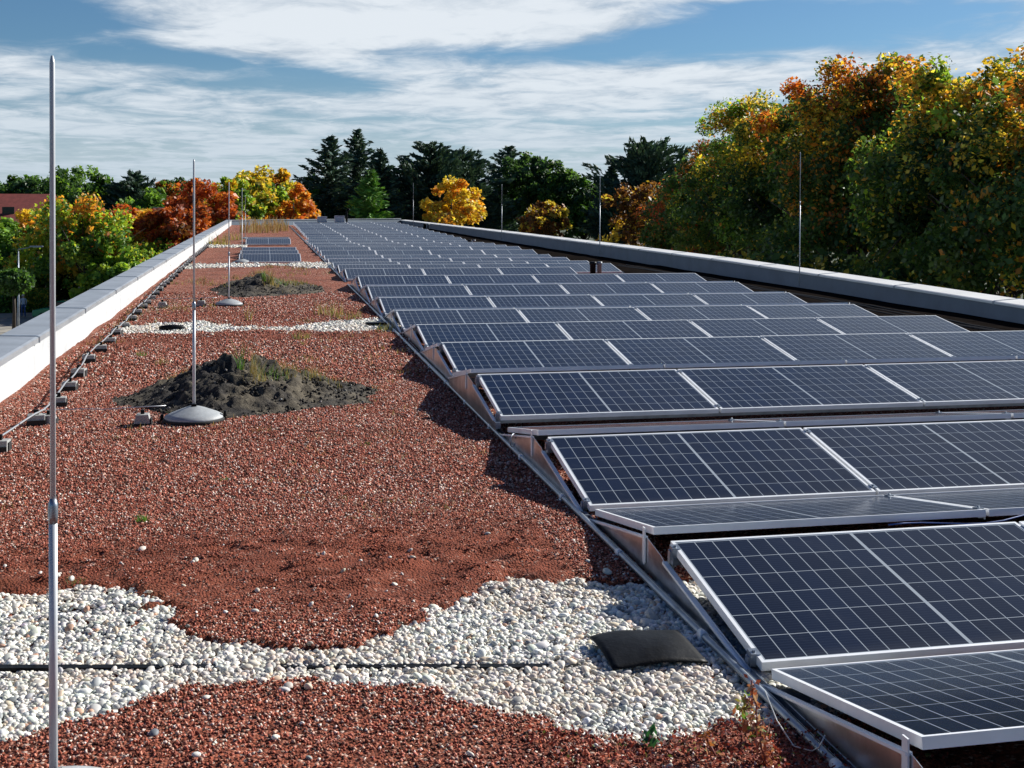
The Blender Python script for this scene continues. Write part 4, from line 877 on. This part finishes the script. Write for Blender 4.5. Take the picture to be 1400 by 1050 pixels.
for i, (px, pt, Y, rr, lo_, tp_, kw, lab) in enumerate([
    (725, 212, 132, 3.4, DG, DG, {}, 'round dark green tree right of the columnar spruce'), (765, 222, 128, 3.6, DG, DG+GREEN, {}, 'broad dark green tree in the middle of the gap'), (800, 246, 126, 2.8, DG, GREEN, {}, 'lower dark green tree left of the second right rod'),
    (620, 246, 112, 3.2, ORG[1:2]+BRN[1:]+YEL, YEL+ORG[1:2], dict(topbias=.5, sparse=.7), 'golden orange tree in front of the dark cedars'), (742, 276, 108, 2.4, BRN+YEL[2:]+ORG[2:], BRN+YEL[2:], dict(sparse=.5), 'thin brown and yellow tree in front of the dark green trees'), (870, 252, 100, 2.8, YEL[:2]+BRN, BRN, dict(sparse=.40, topbias=.62), 'half bare tree with yellow lower leaves in front of the pine'),
    (352, 232, 118, 3.4, LIME+YEL[2:]+GREEN[:1], YEL+LIME[:1], dict(topbias=.6), 'yellow-green autumn tree above the far left roof corner'), (322, 246, 112, 2.2, LIME+GREEN, YEL[:1]+LIME, {}, 'small yellow-green tree left of the taller one at the roof corner'),
    (382, 234, 122, 2.6, LIME[2:]+BRN, ORG[1:2]+YEL[:1], {}, 'green tree with orange top right of the yellow-green one'), (408, 256, 114, 2.8, ORG+RUST[:1]+YEL[:1], ORG, {}, 'low orange tree left of the dark spruces'), (432, 243, 130, 2.6, GREEN+LIME[2:], GREEN, {}, 'pale green tree between the orange tree and the spruces'),
    (275, 248, 105, 3.2, RUST+ORG[2:], RUST[:2]+ORG[2:], {}, 'rusty red tree behind the second left lightning rod'), (250, 285, 98, 2.6, RUST+BRN, RUST, {}, 'dark red bushy tree over the left parapet'), (300, 270, 104, 2.4, LIME[2:]+BRN+RUST[:1], YEL[2:]+RUST[:1], {}, 'brown-green tree right of the rusty red one'),
    (228, 246, 150, 3.6, DG+RUST[:1], ORG[:1]+LIME[:1]+DG, {}, 'dark tree with orange tip behind the left autumn trees'), (255, 248, 160, 4.0, DG, GREEN, {}, 'broad dark green tree behind the rusty red one'), (105, 230, 150, 4.6, DG+GREEN, LIME[2:]+GREEN, {}, 'round green tree tallest above the left autumn trees'),
    (145, 245, 155, 3.6, DG, GREEN, {}, 'green tree right of the tallest left crown'), (60, 246, 165, 3.6, DG, DG, {}, 'dark green tree left of the tall foreground rod'), (25, 242, 170, 4.6, GREEN+BRN[:1], GREEN, {}, 'dark bushy tree above the red roof'), (-10, 244, 165, 4.4, DG, GREEN, {}, 'dark tree above the left end of the red roof'),
    (200, 262, 120, 3.2, LIME[2:]+GREEN, LIME[2:]+GREEN[1:2], {}, 'light green tree behind the yellow tree on the left'), (118, 272, 93, 4.6, LIME+GREEN[:2], ORG+LIME[:2]+YEL[:1], dict(topbias=.72, per=110), 'large lime green tree with orange crest beyond the left parapet'),
    (168, 285, 102, 2.9, ORG+YEL[:1]+RUST[:1], RUST[:1]+ORG, {}, 'orange tree right of the lime green one'), (205, 290, 101, 3.0, YEL+LIME[2:]+ORG[1:2], YEL[:2]+ORG[1:2], {}, 'yellow and ochre tree over the left parapet'), (190, 318, 99, 2.2, YEL+ORG[:2]+GREEN[:1], YEL, {}, 'low golden tree close to the left parapet'),
    (45, 290, 107, 3.4, YEL+GREEN+LIME[2:], YEL[:1]+ORG[1:2], {}, 'ochre and green tree in front of the red-roofed house'), (78, 300, 103, 2.7, LIME+YEL[:1], LIME[:2]+YEL, {}, 'lime and yellow tree just right of the foreground rod'), (8, 350, 101, 2.9, LIME[2:]+GREEN, LIME[:1]+GREEN, {}, 'green tree beside the street lamp at the left edge'),
    (60, 345, 103, 2.6, GREEN+YEL[2:], YEL+LIME[2:], {}, 'low yellow-green tree right of the street lamp'), (152, 352, 91, 2.0, LIME+GREEN, LIME, {}, 'low bright green tree above the near coping'), (-30, 300, 104, 3.4, GREEN, LIME[2:], {}, 'green tree just past the left edge of the photo')]):
    kw = dict(kw); per = kw.pop('per', 70); p = at(px, pt, Y=Y); lf = .13+Y*.0013
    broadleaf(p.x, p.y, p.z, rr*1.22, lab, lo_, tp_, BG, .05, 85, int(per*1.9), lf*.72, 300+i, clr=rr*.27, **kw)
# low trees closing the horizon far off
for i, (px, pt) in enumerate([(90, 258), (130, 258), (170, 260), (215, 262), (300, 262), (335, 262), (455, 265), (540, 258), (575, 262), (640, 268), (672, 268), (705, 262), (780, 262), (822, 262), (850, 262), (905, 258), (940, 255), (400, 262), (262, 262), (40, 256), (600, 265), (750, 262)]):
    Y = 200+(i*37 % 30); p = at(px, pt, Y=Y); broadleaf(p.x, p.y, p.z, 7.5, f'low distant dark tree on the skyline, number {i+1} of a ragged row' if False else 'low distant dark green tree on the skyline beyond the nearer trees', DG, DG+GREEN[:1], 'distant trees on the skyline', .05, 70, 50, .5, 500+i)
# hedge by the street lamp
def hedge(x0, x1, y0, y1, z1, label, seed, pal):
    r = np.random.default_rng(seed); n = 9000; P = r.uniform((x0, y0, GZ), (x1, y1, z1), (n, 3)); f = r.integers(0, 4, n); P[:, 1] = np.where(f == 0, y0+r.normal(0, .1, n), P[:, 1]); P[:, 2] = np.where(f == 1, z1+r.normal(0, .1, n), P[:, 2]); P[:, 0] = np.where(f == 2, x1+r.normal(0, .1, n), P[:, 0])
    t = empty('hedge', ((x0+x1)/2, (y0+y1)/2, GZ)); V = leaf_quads(r, P-np.array(t.location), np.array([0, -.2, .4]), .14*r.uniform(.6, 1.3, n))
    np_obj('foliage', V, np.arange(n*4).reshape(-1, 4), M['leaf'], t, col=np.repeat(pick(r, n, pal, [1]*len(pal), .25), 4, 0)); return tag(t, label, 'hedge')
a = at(33, 430, Y=98); c = at(66, 430, Y=98); hedge(a.x, c.x, 98, 100, at(40, 400, Y=98).z, 'clipped yellow-green hedge behind the person by the street lamp', 5, LIME[2:]+YEL[2:]+GREEN[1:2])
a = at(-60, 430, Y=97); c = at(12, 430, Y=97); hedge(a.x, c.x, 97, 99, at(0, 405, Y=97).z, 'green hedge at the left edge beside the street lamp', 6, LIME[2:]+GREEN)
a = at(74, 430, Y=103); c = at(150, 430, Y=103); hedge(a.x, c.x, 103, 105, at(100, 385, Y=103).z, 'dark hedge behind the green car', 7, GREEN)

# houses
def house(p, L, W, eave, ridge, label, roofm, rz=0, wins=3):
    t = empty('house', (p.x, p.y, GZ), (0, 0, rz)); b = MB(); b.prism([(0, 0), (W, 0), (W, eave), (W/2, ridge-.15), (0, eave)], -L/2, L/2, 'x'); b.build('wall', M['housewall'], t)
    b = MB(); s_ = (ridge-eave)/(W/2); o_ = .5
    b.prism([(-o_, eave-s_*o_), (W/2, ridge), (W+o_, eave-s_*o_), (W+o_, eave-s_*o_+.22), (W/2, ridge+.25), (-o_, eave-s_*o_+.22)], -L/2-.4, L/2+.4, 'x'); rf = b.build('roof', roofm, t)
    b = MB(); b.box((L*.1, W*.4, ridge-.8), (L*.1+.6, W*.4+.6, ridge+1.0)); b.build('chimney', M['rooftile'], rf)
    b = MB(); b.box((L*.22, W*.12, eave+s_*W*.12+.2), (L*.22+1.1, W*.12+.1, eave+s_*W*.12+.9)); b.build('skylight', M['winglass'], rf)
    for i in range(wins):
        for z in (1.0, 3.8):
            if z+1.3 > eave: continue
            x = -L/2+L*(i+.5)/wins; b = MB(); b.box((x-.55, -.03, z), (x+.55, -.003, z+1.3)); f = b.build('window', M['white'], t); b = MB(); b.box((x-.45, -.045, z+.1), (x+.45, -.032, z+1.2)); b.build('pane', M['winglass'], f)
    return tag(t, label, 'house')
p = at(10, 268, Y=118); q = at(59, 268, Y=118); q0 = at(0, 303, Y=118)
house(Vector((q.x-7, 118, 0)), 14, 9, q0.z-GZ-.1, p.z-GZ, 'house with a red tiled roof at the left edge behind ochre trees', M['rooftile'])
p = at(236, 287, Y=112); house(Vector((p.x, 112, 0)), 3.2, 6, p.z-GZ-1.6, p.z-GZ, 'small dark-roofed house half hidden by the red tree', M['darkroof'], wins=1)
# street lamp
top = at(25, 343, Y=84.5); tip = at(59, 337, Y=84.5); t = empty('street_lamp', (top.x, 84.5, GZ)); h = top.z-GZ
b = MB(); b.tube([(0, 0, 0), (0, 0, 1), (0, 0, h)], [.09, .075, .045], 10); b.build('pole', M['galv'], t)
b = MB(); b.tube([(0, 0, h), (.02, 0, h+.12), (.4, 0, h+.17), ((tip.x-top.x)*.6, 0, tip.z-GZ)], .035, 8); b.build('arm', M['galv'], t)
b = MB(); w_ = tip.x-top.x; b.box((w_*.45, -.11, tip.z-GZ-.05), (w_, .11, tip.z-GZ+.05)); lh = b.build('lamp_head', M['galv'], t, .03); b = MB(); b.box((w_*.6, -.08, tip.z-GZ-.065), (w_*.95, .08, tip.z-GZ-.052)); b.build('lens', M['white'], lh)
tag(t, 'grey street lamp with a flat horizontal head at the left edge', 'street lamp')
# bare young tree trunk by the lamp
p = at(19, 440, Y=82); b = MB(); b.tube([(0, 0, 0), (.03, 0, 1.4), (0, 0, 2.6)], [.14, .11, .09], 8); b.build  # noqa
t = empty('young_tree', (p.x, 82, GZ)); b.build('trunk', M['bark'], t); r = np.random.default_rng(77); n = 3500; P = unit(r, n)*(r.random(n)**.4)[:, None]*np.array([1.35, 1.35, .9])+np.array([0, 0, 3.4])
np_obj('crown', leaf_quads(r, P, np.array([0, 0, .4]), .15*r.uniform(.6, 1.2, n)), np.arange(n*4).reshape(-1, 4), M['leaf'], t, col=np.repeat(pick(r, n, DG+GREEN, [1]*6, .25), 4, 0)); tag(t, 'dark young tree on a thin trunk left of the street lamp', 'tree')

# cars
def car(p, rz, colr, label):
    t = empty('parked_car', (p.x, p.y, GZ+.014), (0, 0, rz)); m = mat('car_paint', colr, .3, .1, spec=.6)
    b = MB(); b.prism([(-2.1, .35), (-2.15, .75), (-2.0, .98), (-1.1, 1.02), (1.2, .98), (2.05, .82), (2.15, .6), (2.1, .32)], -.86, .86, 'x'); bd = b.build('body', m, t, .06)
    b = MB(); b.prism([(-1.75, 1.0), (-1.35, 1.40), (.35, 1.42), (1.15, 1.0)], -.74, .74, 'x'); b.build('window', M['winglass'], bd, .05)
    b = MB(); b.prism([(-1.42, 1.40), (-1.3, 1.46), (.3, 1.48), (.42, 1.41)], -.70, .70, 'x'); b.build('roof', m, bd, .03)
    for sx in (-1, 1):
        for sy in (-1.35, 1.35):
            b = MB(); b.tube([(sx*.68, sy, .32), (sx*.88, sy, .32)], .32, 18); wl = b.build('wheel', M['rubber'], t); b = MB(); b.tube([(sx*.87, sy, .32), (sx*.895, sy, .32)], .19, 12); b.build('rim', M['alu'], wl)
        b = MB(); b.box((sx*.55-.15, 2.06, .62), (sx*.55+.15, 2.14, .78)); b.build('headlight', M['white'], t)
    return tag(t, label, 'car', 'cars parked left of the building')
p = at(89, 412, z=GZ+1.42); car(p, 1.35, (.01, .22, .09), 'bright green car seen just above the left coping')
p = at(-4, 470, z=GZ+1.2); car(p, .4, (.03, .05, .12), 'dark blue car at the left edge just above the coping')
# people
def person(p, rz, shirt, trousers, label, stride=.22, h=1.75):
    t = empty('person', (p.x, p.y, GZ+.014), (0, 0, rz)); k = h/1.75
    J = dict(pel=(0, 0, .95), wai=(0, 0, 1.10), che=(0, .02, 1.32), nec=(0, .02, 1.48), hea=(0, .04, 1.62), top=(0, .03, 1.74),
             lh=(-.09, 0, .90), lk=(-.10, stride*.55, .49), lf=(-.10, stride*.6-.05, .08), lt=(-.10, stride*.6+.14, .04), rh=(.09, 0, .90), rk=(.10, -stride*.15, .48), rf=(.10, -stride*.9, .10), rt=(.10, -stride*.9+.17, .03),
             ls=(-.18, .01, 1.40), le=(-.23, -.08, 1.13), lw=(-.22, .04, .90), lp=(-.22, .08, .82), rs=(.18, .01, 1.40), re=(.23, .06, 1.13), rw=(.22, .16, .92), rp=(.22, .20, .85))
    R_ = dict(pel=.14, wai=.125, che=.15, nec=.055, hea=.095, top=.06, lh=.085, lk=.058, lf=.042, lt=.035, rh=.085, rk=.058, rf=.042, rt=.035, ls=.06, le=.045, lw=.032, lp=.036, rs=.06, re=.045, rw=.032, rp=.036)
    E_ = [('pel', 'wai'), ('wai', 'che'), ('che', 'nec'), ('nec', 'hea'), ('hea', 'top'), ('pel', 'lh'), ('lh', 'lk'), ('lk', 'lf'), ('lf', 'lt'), ('pel', 'rh'), ('rh', 'rk'), ('rk', 'rf'), ('rf', 'rt'), ('che', 'ls'), ('ls', 'le'), ('le', 'lw'), ('lw', 'lp'), ('che', 'rs'), ('rs', 're'), ('re', 'rw'), ('rw', 'rp')]
    ks = list(J); me = bpy.data.meshes.new('body'); me.from_pydata([Vector(J[q])*k for q in ks], [(ks.index(a), ks.index(b_)) for a, b_ in E_], [])
    tmp = bpy.data.objects.new('body', me); C.objects.link(tmp); sk = tmp.modifiers.new('skin', 'SKIN'); me.skin_vertices
    for i, q in enumerate(ks): me.skin_vertices[0].data[i].radius = (R_[q]*k, R_[q]*k*(.75 if q in ('pel', 'wai', 'che') else 1))
    me.skin_vertices[0].data[0].use_root = True; tmp.modifiers.new('sub', 'SUBSURF').render_levels = 1; tmp.modifiers['sub'].levels = 1
    dg = bpy.context.evaluated_depsgraph_get(); m2 = bpy.data.meshes.new_from_object(tmp.evaluated_get(dg)); bpy.data.objects.remove(tmp)
    m2.materials.clear()
    for m_ in (mat('skin', (.45, .27, .19), .6), mat('shirt', shirt, .8), mat('trousers', trousers, .8), mat('shoes', (.02, .02, .02), .6)): m2.materials.append(m_)
    for f in m2.polygons:
        z = f.center.z/k; x = abs(f.center.x)/k; f.use_smooth = True
        f.material_index = 3 if z < .09 else 1 if (1.0 < z < 1.47) or (x > .16 and z > .93) else 2 if z < 1.0 and x < .2 else 0
    o = bpy.data.objects.new('body', m2); C.objects.link(o); o.parent = t
    b = MB(); b.lathe([(.02, .125), (.07, .11), (.102, .06), (.106, .0), (.09, -.06)][::-1], 14, c=(0, .02*k, 1.66*k)); b.build('hair', mat('hair', (.62, .58, .5), .8), t)
    return tag(t, label, 'person', 'people walking past the building')
p = at(31, 432, z=GZ); person(at(32, 434, Y=93), .3, (.55, .6, .7), (.04, .09, .24), 'person in a pale top and blue trousers walking beside the street lamp')
person(at(108, 420, Y=101), -.4, (.05, .12, .38), (.05, .06, .10), 'person in a blue top standing behind the green car')
print('objects', len(bpy.data.objects))
